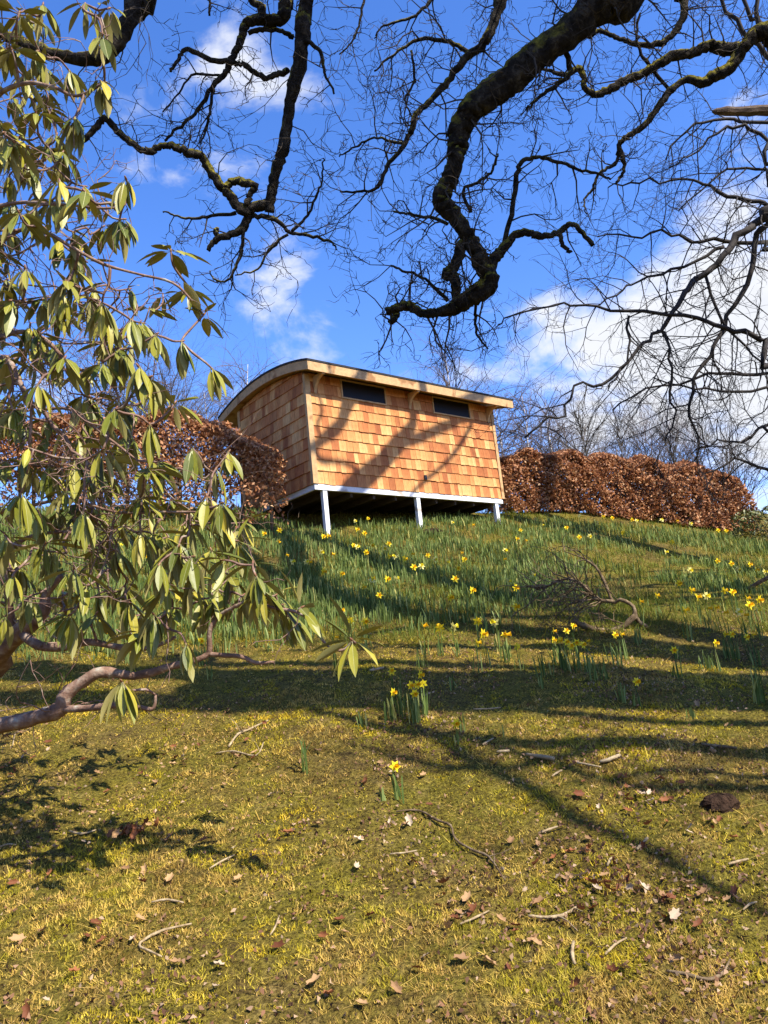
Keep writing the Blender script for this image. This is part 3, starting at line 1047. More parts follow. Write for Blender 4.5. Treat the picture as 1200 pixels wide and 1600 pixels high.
bj = V3(BX, BY + .1, g0 + 5.5)
bj2 = V3(BX, BY + .1, g0 + 8)
TB = 9.0
beech_limb([(1260, 300, 16), (1200, 337, 13), (1173, 357, 12), (1147, 377, 11), (1120, 410, 10), (1100, 430, 10), (1080, 450, 9), (1060, 477, 8), (1031, 515, 6), (1008, 538, 6), (978, 569, 5), (939, 603, 5), (905, 598, 4), (895, 615, 4), (882, 645, 4), (851, 657, 4), (820, 684, 3)], (TB, 8.6), [bj, V3(8.4, 9, g0 + 6.4)], [.06, .05], every=.2, length=.6)
beech_limb([(1260, 320, 13), (1200, 352, 11), (1177, 380, 9), (1175, 417, 8), (1160, 460, 8), (1131, 511, 7), (1108, 557, 6), (1085, 592, 5), (1077, 650, 4), (1093, 688, 3), (1085, 720, 2)], TB, [bj], [.045])
beech_limb([(1260, 335, 9), (1200, 320, 7), (1177, 313, 7), (1133, 307, 6), (1107, 293, 5), (1080, 277, 4), (1033, 283, 3), (987, 287, 3), (950, 293, 2)], TB + .6, [bj], [.045])
beech_limb([(1260, 385, 8), (1200, 380, 7), (1133, 377, 6), (1080, 377, 5), (1033, 363, 4), (987, 370, 3), (933, 370, 2)], TB + .4, [bj], [.045])
beech_limb([(1133, 383, 6), (1083, 407, 5), (1033, 427, 4), (987, 443, 3), (963, 463, 3), (930, 480, 2)], TB)
beech_limb([(1260, 560, 10), (1200, 534, 9), (1162, 523, 8), (1116, 504, 7), (1070, 494, 6), (978, 486, 5), (912, 481, 4), (866, 477, 3), (801, 492, 3), (778, 507, 2)], TB - .3, [bj], [.045])
beech_limb([(1270, 585, 7), (1200, 582, 6), (1142, 582, 5), (1085, 588, 4), (1008, 611, 3), (957, 641, 2)], TB + .3, [bj], [.045])
beech_limb([(1270, 605, 6), (1200, 607, 5), (1123, 611, 4), (1066, 603, 3), (1020, 590, 2)], TB + .5, [bj], [.045])
beech_limb([(1031, 515, 5), (1047, 557, 4), (1047, 615, 4), (1054, 653, 3), (1039, 695, 2), (1020, 730, 2)], TB)
beech_limb([(978, 492, 4), (981, 527, 4), (970, 576, 3), (950, 610, 2)], TB - .3)
beech_limb([(1100, 430, 5), (1120, 480, 5), (1150, 530, 4), (1190, 560, 3), (1220, 600, 3)], TB)
beech_limb([(1270, 640, 7), (1200, 660, 5), (1160, 690, 4), (1120, 690, 3), (1080, 710, 2)], TB, [bj], [.045])
beech_limb([(1270, 700, 6), (1200, 730, 5), (1150, 720, 4), (1100, 740, 2)], TB + 1, [bj], [.045])
beech_limb([(1230, 190, 6), (1153, 183, 5), (1100, 193, 4), (1060, 213, 3), (1040, 250, 2)], TB + 1, [bj2], [.045], length=.7)
beech_limb([(1260, 250, 7), (1200, 220, 6), (1160, 197, 5), (1120, 203, 4), (1090, 235, 3), (1060, 255, 2)], TB + .7, [bj2], [.045], length=.7)
beech_limb([(1260, 270, 7), (1200, 265, 5), (1150, 262, 4), (1110, 280, 3), (1060, 330, 2)], TB + .7, [bj2], [.045], length=.7)
beech_limb([(1110, -60, 6), (1127, 0, 6), (1160, 47, 7), (1200, 85, 8), (1260, 160, 9)], TB + 1.5, every=.2, length=.9, droop=0)
beech_limb([(1150, -60, 5), (1163, 0, 6), (1177, 27, 7), (1200, 45, 8), (1260, 120, 9)], TB + 2, every=.2, length=.9, droop=0)
beech_limb([(1185, -60, 6), (1183, 20, 7), (1195, 60, 8), (1240, 140, 9)], TB + 2, every=.2, length=.9, droop=0)
# high boughs beyond the frame; their shadows fall across the cabin front
TAU = 11.0


def over(s, z, tau=TAU):
    return cp(s, 0, z) + SUN * tau


for path, dia in (([(0.55, -.35), (.99, .07), (1.49, .42), (1.97, .84), (2.41, 1.26), (2.54, 1.57), (2.5, 2.1), (2.7, 2.7)], [.36, .34, .32, .30, .22, .2, .17, .1]),
                  ([(1.97, .84), (2.73, 1.14), (3.49, 1.48), (4.2, 1.8), (5.0, 2.1), (6.0, 2.3), (7.2, 2.4)], [.16, .17, .18, .18, .19, .22, .26]),
                  ([(-.5, .4), (.0, .62), (.3, .84), (.68, 1.14), (.86, 1.48), (1.07, 1.8), (1.2, 2.3), (1.9, 2.9), (3.5, 3.4), (6, 3.0)], [.10, .15, .18, .2, .26, .2, .2, .22, .26, .3]),
                  ([(.2, .9), (.17, 1.1), (.3, 1.35), (.25, 1.8)], [.06, .07, .07, .05]),
                  ([(.05, .7), (.17, .42), (.59, .42), (.9, .35), (1.08, .2)], [.12, .10, .07, .07, .05]),
                  ([(2.2, -.15), (2.4, .04), (3.17, .56), (3.69, 1.0), (4.17, 1.56), (4.5, 2.2), (5.5, 2.6)], [.07, .07, .08, .09, .1, .1, .12]),
                  ([(1.6, 2.2), (1.75, 2.35), (2.4, 2.7), (3.5, 3.4)], [.2, .22, .2, .2])):
    ac = Acc()
    P, Rr = catmull([over(*q) for q in path], [q / 2 for q in dia], 4, .08)
    ac.tube(P, Rr, 8)
    part(ac, 'limb', 'beech_bark', beech, True)
    twig_along(bt, P, Rr, 1.1, .6, .01, 1, gnarl=.2, kids=2)
for p, q in (((7.2, 2.4), bj2 + V3(0, 0, 2)), ((6, 3.0), bj2 + V3(0, 0, 3)), ((5.5, 2.6), bj2 + V3(0, 0, 2.5))):
    ac = Acc()
    P, Rr = catmull([over(*p), (over(*p) + q) / 2 + V3(0, 0, .3), q], [.13, .15, .18], 4, .05)
    ac.tube(P, Rr, 8)
    part(ac, 'limb', 'beech_bark', beech, True)
# the broken bough
ac = Acc()
P = [at(x, y, 8.0) for x, y in ((1113, 174), (1125, 174), (1160, 174), (1200, 172), (1280, 168), (1400, 150))]
P += [V3(10.8, 9.4, g0 + 6.3)]
P, Rr = catmull(P, [.012, .038, .05, .056, .065, .08, .1], 3, .12)
ac.tube(P, Rr, 8)
part(ac, 'broken_bough', 'split_wood', beech, label='thick brown bough snapped off to a splintered end')
part(bt, 'twigs', 'beech_twig', beech, kind='stuff')


# ------------------------------------------------------------------ bare trees behind the crest
def weeping(name, px, top_py, t, label, cat='tree', group=None, bark='birch_bark', twig='birch_twig', wid=1.6, nb=38, lean=0.0, droop=.10, lvl=2):
    top = at(px, top_py, t)
    bx_, by_ = top.x, top.y
    g = gz(bx_, by_)
    H = top.z - g
    tr_ = thing(name, (bx_, by_, g), label, cat, group)
    ac = Acc()
    P = [V3(bx_ + lean * (1 - i / 7) + rng.gauss(0, .06), by_ + rng.gauss(0, .06), g - .3 + (H + .1) * i / 7) for i in range(8)]
    R0 = H * 0.013
    P, Rr = catmull(P, [R0 * (1 - .93 * i / 7) for i in range(8)], 3, .04)
    ac.tube(P, Rr, 7)
    part(ac, 'trunk', bark, tr_, True)
    cr_ = Acc()
    for k in range(nb):
        f = 0.30 + 0.68 * (k / nb)
        i = int(f * (len(P) - 1))
        an = rng.uniform(0, 6.28)
        dd = V3(math.cos(an), math.sin(an), 1.1 + rng.random() * .8)
        L = H * (0.34 * (1.08 - f) + 0.07) * wid
        sprig(cr_, P[i], dd, L * rng.uniform(.7, 1.2), max(.022, Rr[i] * .5), lvl, gnarl=.13, droop=droop, kids=6, sides=3, step=max(.25, L / 7), taper=.3, spread=.5, shrink=.45)
    part(cr_, 'crown', twig, tr_, label='fine bare twigs')
    return tr_


GB = 'bare trees behind the hedge'
weeping('birch_tree', 697, 548, 33, 'bare birch whose pale twiggy top shows above the cabin roof', group=GB, nb=46)
weeping('birch_tree', 388, 562, 36, 'small bare birch top showing behind the curved end of the cabin roof', group=GB, nb=42)
weeping('birch_tree', 815, 612, 34, 'bare birch with pale trunk just past the cabin eave, behind the hedge', group=GB, nb=46)
weeping('birch_tree', 850, 618, 38, 'slim weeping birch behind the hedge, next to the one by the cabin eave', group=GB, nb=42)
weeping('bare_tree', 905, 640, 30, 'grey bare tree with forked spreading limbs behind the middle of the right hedge', group=GB, bark='grey_twig', twig='grey_twig', wid=2.0, droop=.0)
weeping('bare_tree', 962, 648, 34, 'upright bare tree with thin stem rising behind the right hedge', group=GB, bark='grey_twig', twig='grey_twig', wid=1.5, droop=.01)
weeping('bare_tree', 1040, 668, 40, 'low bushy bare tree behind the right hedge under the beech sprays', group=GB, bark='grey_twig', twig='grey_twig', wid=2.2, droop=.0)
weeping('bare_tree', 1130, 690, 44, 'low bare tree behind the lit end of the right hedge', group=GB, bark='grey_twig', twig='grey_twig', wid=2.2, droop=.0)
weeping('bare_tree', 265, 590, 30, 'grey bare tree with round twiggy crown above the left hedge', group=GB, bark='grey_twig', twig='grey_twig', wid=1.9, droop=.0)
weeping('bare_tree', 150, 560, 36, 'bare tree behind the rhododendron and the left hedge', group=GB, bark='grey_twig', twig='grey_twig', wid=1.8, droop=.0)
weeping('birch_tree', 318, 606, 40, 'low bare birch between the left hedge and the cabin roof', group=GB, nb=36)
weeping('birch_tree', 772, 625, 42, 'distant birch half hidden by the cabin eave', group=GB, nb=36)
weeping('bare_tree', 1000, 655, 46, 'hazy far bare tree between the upright one and the low bushy one', group=GB, bark='grey_twig', twig='birch_twig', wid=2.2, droop=.0)
weeping('bare_tree', 1085, 672, 52, 'far bare tree with a broad flat crown behind the beech sprays', group=GB, bark='grey_twig', twig='birch_twig', wid=2.4, droop=.0)
weeping('birch_tree', 880, 655, 46, 'far hazy birch behind the forked grey tree', group=GB)
weeping('bare_tree', 215, 585, 42, 'far bare tree seen through the rhododendron above the left hedge', group=GB, bark='grey_twig', twig='birch_twig', wid=2.0, droop=.0)


# evergreens added outside the view to block skylight and deepen the shade
evm = None
for k, (x, y, h) in enumerate(((-13, 2, 9), (-14, 7, 10), (-15, 12, 11), (-16, 17, 11), (-17, 22, 10), (-12, -4, 9), (-9, -10, 10), (-3, -13, 9), (3, -15, 9), (9, -16, 8), (17, 8, 9), (18, 14, 10), (19, 20, 10), (18, 2, 8))):
    ev = thing('added_evergreen', (x, y, gz(x, y)), 'dark pointed evergreen added out of view to block skylight', 'tree', 'added skylight-blocking evergreens around the lawn')
    if evm is None:
        C = []
        while len(C) < 2600:
            v_ = rng.random()
            r0 = (1 - v_) * .30 + .03
            an = rng.uniform(0, 6.28)
            q = math.sqrt(rng.uniform(.3, 1))
            C.append((math.cos(an) * r0 * q, math.sin(an) * r0 * q, .05 + .95 * v_ + rng.gauss(0, .01)))
        C = np.array(C)
        n_ = len(C)
        a_ = nrg.normal(size=(n_, 3)); a_ /= np.linalg.norm(a_, axis=1)[:, None]
        b_ = np.cross(a_, nrg.normal(size=(n_, 3))); b_ /= np.linalg.norm(b_, axis=1)[:, None]
        Vv = np.stack([C - a_ * .035, C + b_ * .02, C + a_ * .035, C - b_ * .02], 1).reshape(-1, 3)
        evm = big_mesh('crown', Vv, np.arange(4 * n_).reshape(n_, 4), 'shrub_leaf', np.repeat(nrg.random(n_) * .5, 4))
        a = Acc()
        a.tube([V3(0, 0, -.03), V3(0, 0, .4), V3(0, 0, .97)], [.022, .016, .002], 8)
        etm = a.mesh('trunk', 'beech_bark')
    for nm_, me_ in (('crown', evm), ('trunk', etm)):
        o = link(nm_, me_, ev)
        o.scale = (h, h, h)


# ------------------------------------------------------------------ beech hedges that keep their brown leaves
def leaf_cloud(C, size, aspect=.6, fold=.25):
    n = len(C)
    a_ = nrg.normal(size=(n, 3))
    a_ /= np.linalg.norm(a_, axis=1)[:, None]
    r_ = nrg.normal(size=(n, 3))
    b_ = np.cross(a_, r_)
    b_ /= np.linalg.norm(b_, axis=1)[:, None]
    c_ = np.cross(a_, b_)
    s = (size * nrg.uniform(.7, 1.3, n))[:, None]
    v0 = C - a_ * s / 2
    v2 = C + a_ * s / 2
    v1 = C + b_ * s * aspect / 2 + c_ * s * fold * .5
    v3 = C - b_ * s * aspect / 2 + c_ * s * fold * .5
    Vv = np.stack([v0, v1, v2, v3], 1).reshape(-1, 3)
    Qv = np.arange(4 * n).reshape(n, 4)
    return Vv, Qv


def hedge(A, B, thick, hf, nleaf, label, nstem, end_round=0.5, open_base=.62, low=.55):
    mid = (A + B) / 2
    h = thing('beech_hedge', (mid.x, mid.y, gz(mid.x, mid.y)), label, 'hedge', 'beech hedges along the crest')
    ax = (B - A)
    Ln = ax.length
    ax = ax / Ln
    sd = Vector((-ax.y, ax.x, 0))
    C, Rn = [], []
    while len(C) < nleaf:
        s = rng.random()
        H = hf(s)
        e = min(s * Ln, (1 - s) * Ln)
        if e < end_round:
            H *= low + (1 - low) * math.sqrt(max(0, 1 - (1 - e / end_round) ** 2))
        v_ = rng.random() ** (.7 if open_base > 0 else 1.0)
        # shell: most leaves on faces and top
        q = rng.uniform(-1, 1)
        if rng.random() < .6:
            q = math.copysign(1 - abs(rng.gauss(0, .12)), q)
        if rng.random() < .3:
            v_ = 1 - abs(rng.gauss(0, .05))
            q = rng.uniform(-1, 1)
        lump = .10 * math.sin(s * Ln * 2.9 + 3 * v_) + .07 * math.sin(s * Ln * 6.1 - 5 * v_ + 1) + .05 * math.sin(s * Ln * 11 + 9 * v_)
        if v_ < .38 and rng.random() < open_base:
            continue
        if math.sin(s * Ln * 5.3 + 4 * v_) * math.sin(v_ * 11 + s * Ln * 2.1) > .45 and abs(q) > .55 and rng.random() < .75:
            continue
        ww = thick / 2 * (1 + lump) * (1 - .25 * max(0, v_ - .75) / .25)
        p = A + ax * (s * Ln) + sd * (q * ww)
        z = gz(p.x, p.y) + .06 + v_ * H * (1 + lump * .35)
        C.append((p.x + rng.gauss(0, .03), p.y + rng.gauss(0, .03), z))
        Rn.append(min(1, max(0, rng.gauss(.5, .25))))
    C = np.array(C)
    Vv, Qv = leaf_cloud(C - np.array(h.location), .075)
    o = link('foliage', big_mesh('foliage', Vv, Qv, 'beech_leaf', np.repeat(Rn, 4)), h)
    o['kind'] = 'stuff'
    for k in range(nstem):
        s = (k + .5 + rng.uniform(-.3, .3)) / nstem
        p = A + ax * (s * Ln) + sd * rng.uniform(-.12, .12)
        g = gz(p.x, p.y)
        ac = Acc()
        H = hf(s)
        P, Rr = catmull([V3(p.x, p.y, g - .1), V3(p.x + rng.gauss(0, .04), p.y, g + H * .35), V3(p.x + rng.gauss(0, .08), p.y + rng.gauss(0, .08), g + H * .9)], [.035, .028, .01], 3, .1)
        ac.tube(P, Rr, 6)
        for j in range(9):
            i = rng.randrange(2, len(P))
            sprig(ac, P[i], rv(1) + ax * rng.uniform(-1, 1), rng.uniform(.3, .6), .008, 1, gnarl=.25, kids=3, sides=3)
        part(ac, 'stem', 'dead_wood', h)
    return h


hedge(V3(-1.72, 13.25, 0), V3(-9.5, 14.3, 0), .85, lambda s: 1.50 + .12 * math.sin(s * 9) + .3 * min(1, s * 4), 34000, 'brown leaved beech hedge left of the cabin, partly behind the rhododendron', 15, .3, .62, .85)
hedge(V3(2.5, 18.6, 0), V3(8.55, 18.7, 0), 1.1, lambda s: 1.42 - .03 * s + .06 * math.sin(s * 17) + .05 * math.sin(s * 41), 62000, 'brown leaved beech hedge right of the cabin, its far end bright in the sun', 19, 1.0, -.1)

# evergreen shrub past the hedge end
sp = at(1195, 822, 17.5)
shr = thing('evergreen_shrub', (sp.x, sp.y, gz(sp.x, sp.y)), 'low yellow green evergreen shrub beyond the lit hedge end', 'shrub')
C = []
while len(C) < 1500:
    q = rv(1).normalized() * rng.uniform(.6, 1) ** .5
    C.append((q.x * .75 + .1 * math.sin(7 * q.z), q.y * .7, .35 + q.z * .42 + .06 * math.sin(9 * q.x)))
Vv, Qv = leaf_cloud(np.array(C), .09, .4)
o = link('foliage', big_mesh('foliage', Vv, Qv, 'shrub_leaf', np.repeat(nrg.random(1500), 4)), shr)
o['kind'] = 'stuff'
ac = Acc()
for k in range(7):
    sprig(ac, Vector(shr.location) - V3(0, 0, .05), rv(.6) + V3(0, 0, 1), .8, .014, 1, gnarl=.2)
part(ac, 'stems', 'dead_wood', shr)


# ------------------------------------------------------------------ rhododendron
def leaf_pts(L, Wd, curl, fold):
    """leaf along +x, upper side +z; four points a station: edge, rib, rib, edge"""
    st = [(0.0, .03), (.10, .05), (.24, .62), (.45, 1.0), (.68, .93), (.86, .55), (1.0, .03)]
    pts = []
    for u, hw in st:
        x = L * u
        z = -curl * L * u * u
        w = Wd * hw
        rb = min(w, .0035)
        pts += [Vector((x, -w, z + fold * w)), Vector((x, -rb, z)), Vector((x, rb, z)), Vector((x, w, z + fold * w))]
    return pts


LF, LM = [], []
for i in range(6):
    for j in range(3):
        k = 4 * i + j
        LF.append((k, k + 4, k + 5, k + 1)[::-1])
        LM.append(1 if j == 1 else 0)
nl = 28
LF2 = [tuple(nl + q for q in reversed(f_)) for f_ in LF]


def leaf_geo(L, Wd, curl, fold):
    up = leaf_pts(L, Wd, curl, fold)
    lo = [p + Vector((0, 0, -.0022)) for p in up]
    return up + lo, LF + LF2, LM + [2 if m_ == 0 else 1 for m_ in LM]


LEAFMATS = ['leaf_upper', 'midrib', 'leaf_under']
leafvar = []
for k in range(10):
    a = Acc()
    pts, fs, mi = leaf_geo(1.0, .095 + .035 * rng.random(), rng.uniform(-.05, .30), rng.uniform(.1, .55))
    # rib width and thickness are in leaf lengths here
    a.poly([Vector((p.x, p.y, p.z)) for p in pts], fs)
    a.mi = mi
    a.r = [k / 9.0] * len(a.v)
    leafvar.append((a.mesh('leaf', LEAFMATS, None, True), a))

RX, RY = -4.3, 4.4
RS = 1.2
rhodo = thing('rhododendron', (RX, RY, gz(RX, RY)), 'large rhododendron with drooping leathery leaves and twisted reddish branches', 'shrub')
root = V3(RX, RY, gz(RX, RY) - .1)
nodes = []
stems = []


def stem(path, first=None, firstr=None):
    P = [at(x, y, t * RS) for x, y, t, w in path]
    Rr = [w * t * RS / FPX / 2 for x, y, t, w in path]
    if first is not None:
        P, Rr = first + P, firstr + Rr
    P, Rr = catmull(P, Rr, 4, .10)
    ac = Acc()
    ac.tube(P, Rr, 8)
    part(ac, 'branch', 'rhodo_bark', rhodo, True)
    for p, r0 in zip(P, Rr):
        nodes.append((p, r0))


stem([(-70, 1150, 3.2, 30), (0, 1134, 3.1, 27), (60, 1120, 3.05, 24), (92, 1108, 3.0, 26), (105, 1085, 3.0, 22), (128, 1066, 3.0, 18), (160, 1050, 3.0, 17), (210, 1056, 3.0, 14), (265, 1042, 3.0, 12), (310, 1030, 3.0, 10), (327, 1018, 3.0, 9), (328, 985, 3.0, 8), (345, 960, 3.0, 7), (385, 940, 2.95, 6)], [root, V3(-3.1, 4.2, 1.35)], [.09, .06])
stem([(327, 1022, 3.0, 7), (350, 1024, 2.98, 7), (378, 1026, 2.97, 7), (400, 1036, 2.96, 6), (428, 1034, 2.95, 4)])
stem([(385, 940, 2.95, 5), (430, 950, 2.9, 5), (475, 962, 2.9, 5), (510, 1008, 2.85, 4), (535, 1016, 2.85, 4), (550, 1003, 2.85, 4)])
stem([(95, 1108, 3.0, 12), (130, 1107, 2.95, 11), (170, 1103, 2.9, 10), (205, 1102, 2.9, 9), (238, 1108, 2.88, 6), (243, 1086, 2.88, 4)])
stem([(-60, 1080, 3.6, 36), (0, 1018, 3.5, 34), (35, 985, 3.4, 30), (68, 955, 3.35, 24), (72, 930, 3.35, 14), (95, 900, 3.3, 9)], [root], [.08])
stem([(30, 985, 3.4, 16), (60, 1008, 3.3, 15), (105, 1010, 3.25, 14), (140, 1003, 3.2, 11), (190, 1012, 3.15, 10), (235, 1012, 3.1, 7), (275, 995, 3.1, 5)])
stem([(20, 985, 3.45, 14), (12, 930, 3.4, 11), (6, 880, 3.4, 10), (25, 850, 3.4, 8), (60, 835, 3.3, 6), (110, 830, 3.2, 5)])
stem([(-130, 950, 3.6, 30), (-80, 760, 3.5, 26), (-40, 620, 3.4, 20), (5, 560, 3.3, 12), (27, 590, 3.25, 9), (45, 625, 3.2, 8), (67, 640, 3.15, 7), (82, 665, 3.1, 7), (100, 680, 3.1, 6), (112, 705, 3.05, 5)], [root, V3(-3.8, 4.4, 1.9)], [.09, .07])
stem([(-80, 760, 3.5, 22), (-90, 500, 3.4, 18), (-70, 300, 3.3, 15), (-20, 170, 3.2, 9), (30, 132, 3.1, 7), (80, 135, 3.0, 6), (120, 150, 3.0, 5), (165, 128, 2.95, 4)])
stem([(-90, 480, 3.4, 14), (-40, 350, 3.2, 9), (20, 318, 3.1, 6), (100, 320, 3.0, 5), (180, 325, 2.95, 4), (200, 300, 2.95, 3)])
stem([(-60, 420, 3.3, 9), (30, 360, 3.1, 6), (75, 365, 3.0, 6), (110, 385, 3.0, 5), (160, 412, 2.95, 5), (215, 428, 2.95, 4), (270, 442, 2.9, 4), (300, 470, 2.9, 3)])
stem([(-60, 560, 3.4, 10), (20, 520, 3.3, 8), (70, 530, 3.2, 7), (110, 570, 3.15, 6), (160, 590, 3.1, 5), (185, 620, 3.1, 4), (180, 670, 3.1, 3)])
stem([(67, 640, 3.15, 6), (110, 640, 3.1, 5), (150, 670, 3.1, 5), (190, 700, 3.05, 4), (215, 720, 3.05, 3)])
stem([(-60, 820, 3.5, 9), (0, 800, 3.3, 7), (50, 790, 3.2, 6), (110, 780, 3.1, 5), (180, 800, 3.0, 4), (260, 800, 2.95, 4), (320, 800, 2.9, 3)])

WH = [(57, 80), (170, 13), (197, 280), (117, 183), (20, 220), (157, 127), (93, 283), (30, 333), (133, 300), (187, 343), (267, 393), (57, 323), (100, 460), (67, 467), (160, 473), (7, 207), (67, 8), (133, 6), (160, 57), (10, 70), (30, 20),
      (167, 497), (105, 440), (243, 523), (283, 533), (318, 492), (298, 452), (330, 575), (217, 573), (233, 590), (187, 547), (160, 567), (130, 617), (273, 630), (233, 663), (160, 703), (140, 737), (220, 777), (77, 727), (33, 770), (103, 767),
      (267, 783), (337, 733), (323, 777), (345, 787), (117, 717), (220, 830), (345, 815), (350, 875), (370, 845), (300, 905), (410, 920), (470, 950), (550, 1000), (195, 915), (135, 915), (200, 940), (290, 1005), (190, 1065), (70, 850), (85, 862),
      (250, 880), (320, 935), (440, 945), (60, 520), (20, 470), (40, 420), (10, 560), (20, 640), (60, 600), (100, 560), (10, 840), (45, 700), (395, 880), (280, 850), (180, 860), (10, 720), (180, 640), (205, 500), (115, 890), (230, 730), (300, 700),
      (360, 900), (330, 860), (400, 900), (300, 820), (260, 920), (380, 930), (240, 960), (150, 960), (270, 950), (220, 990), (430, 930), (300, 870), (340, 920), (190, 820), (130, 800), (60, 800), (20, 900), (50, 930), (110, 960), (455, 958)]
whorls = [(at(x, y, RS * rng.uniform(2.7, 3.2)), True) for x, y in WH]
k = 0
while k < 200:
    x, y = rng.uniform(-90, 400), rng.uniform(20, 990)
    lim = 130 if y < 250 else 210 if y < 450 else 310 if y < 690 else 400 if y < 940 else 250
    if x > lim * rng.uniform(.45, 1):
        continue
    whorls.append((at(x, y, RS * rng.uniform(3.0, 4.3)), False))
    k += 1
tw_acc, bud_acc, leaf_acc = Acc(), Acc(), Acc()
n_leaf = 0
todo = list(whorls)
wp = np.array([tuple(w[0]) for w in todo])
alive = np.ones(len(todo), bool)
bd = np.full(len(todo), 1e9)
bi = np.zeros(len(todo), int)
seen = 0
while alive.any():
    # the whorl closest to the bush as it stands grows next
    for ni in range(seen, len(nodes)):
        dq = ((wp - np.array(tuple(nodes[ni][0]))) ** 2).sum(1)
        m_ = dq < bd
        bd[m_] = dq[m_]
        bi[m_] = ni
    seen = len(nodes)
    wi = int(np.argmin(np.where(alive, bd, 1e9)))
    alive[wi] = False
    w, nd = todo[wi], nodes[bi[wi]]
    c, frontw = w
    p0 = nd[0]
    Ln = (c - p0).length
    m1 = p0.lerp(c, .35) + rv(.06) * Ln + V3(0, 0, -.05 * Ln)
    m2 = p0.lerp(c, .7) + rv(.07) * Ln + V3(0, 0, -.08 * Ln)
    P, Rr = catmull([p0, m1, m2, c], [min(nd[1] * .8, .0095), .0066, .0054, .0045], 3, .06)
    tw_acc.tube(P, Rr, 5)
    for p in P[3:]:
        nodes.append((p, .005))
    if rng.random() < .5:
        sprig(tw_acc, P[4], rv(1), rng.uniform(.12, .35), .003, 1, gnarl=.3, kids=2, sides=4, step=.05)
    ax = (P[-1] - P[-2]).normalized()
    bud_acc.tube([c - ax * .006, c + ax * .004, c + ax * .014, c + ax * .020], [.0035, .0055, .004, .001], 6)
    nlv = 10 if c.x > -.5 else rng.randint(6, 10)
    ph = rng.uniform(0, 6.28)
    hang = rng.uniform(.3, 1.5)
    for i in range(nlv):
        an = ph + 6.283 * i / nlv + rng.uniform(-.3, .3)
        e1 = ax.orthogonal().normalized()
        e2 = ax.cross(e1)
        rad = (e1 * math.cos(an) + e2 * math.sin(an))
        dr = (rad * rng.uniform(.35, .8) + V3(0, 0, -1) * hang * rng.uniform(.6, 1.2) + ax * .25).normalized()
        nrm = (rad * .8 + V3(0, 0, .9) + rv(.18))
        nrm = (nrm - dr * nrm.dot(dr)).normalized()
        yv = nrm.cross(dr)
        L = rng.uniform(.16, .20) if c.x > -.5 else rng.uniform(.11, .19)
        Rm = Matrix((dr, yv, nrm)).transposed()
        vi = rng.randrange(10)
        base = c + rad * .006
        if frontw and n_leaf < 298 and base.x < .2 and i % 2 == 0:
            o = link('leaf', leafvar[vi][0], rhodo, base - Vector(rhodo.location))
            o.rotation_mode = 'QUATERNION'
            o.rotation_quaternion = Rm.to_quaternion()
            o.scale = (L, L, L)
            n_leaf += 1
        else:
            src = leafvar[vi][1]
            leaf_acc.poly([base + Rm @ (p * L) for p in src.v], src.f)
            leaf_acc.mi += src.mi
            leaf_acc.r += [min(1, max(0, rng.gauss(.5, .28)))] * len(src.v)
for k in range(150):
    nd = rng.choice([q for q in nodes if q[0].x < -.95 * q[0].y / 3])
    sprig(tw_acc, nd[0], rv(1) + V3(0, 0, .4), rng.uniform(.2, .5), .004, 2, gnarl=.3, kids=3, sides=4, step=.06)
part(tw_acc, 'twigs', 'red_stem', rhodo, True, kind='stuff')
part(bud_acc, 'buds', 'bud', rhodo, True, kind='stuff')
part(leaf_acc, 'foliage', LEAFMATS, rhodo, True, kind='stuff')
print('LEAVES', n_leaf)


# ------------------------------------------------------------------ daffodils
def blade(acc, base, ang, h, w, bend, rnd):
    dv = V3(math.cos(ang), math.sin(ang), 0)
    sd = V3(-math.sin(ang), math.cos(ang), 0)
    tw_ = rng.uniform(-.8, .8)
    sd = (sd * math.cos(tw_) + dv * math.sin(tw_))
    o = len(acc.v)
    for u, ww in ((0, .8), (.35, 1.0), (.7, .9), (.93, .6), (1, .15)):
        p = base + V3(0, 0, h * u * (1 - .12 * bend * u)) + dv * (bend * h * u * u * .5)
        acc.v += [p - sd * (w * ww / 2), p + sd * (w * ww / 2)]
        acc.r += [rnd, rnd]
    for i in range(4):
        k_ = o + 2 * i
        acc.f.append((k_, k_ + 1, k_ + 3, k_ + 2))


def clump(acc, base, n, h, spread=.05, w=.012):
    for i in range(n):
        p = base + V3(rng.gauss(0, spread), rng.gauss(0, spread), -.015)
        blade(acc, p, rng.uniform(0, 6.28), h * rng.uniform(.6, 1.1), w * rng.uniform(.7, 1.2), abs(rng.gauss(.2, .3)), min(1, max(0, rng.gauss(.5, .25))))


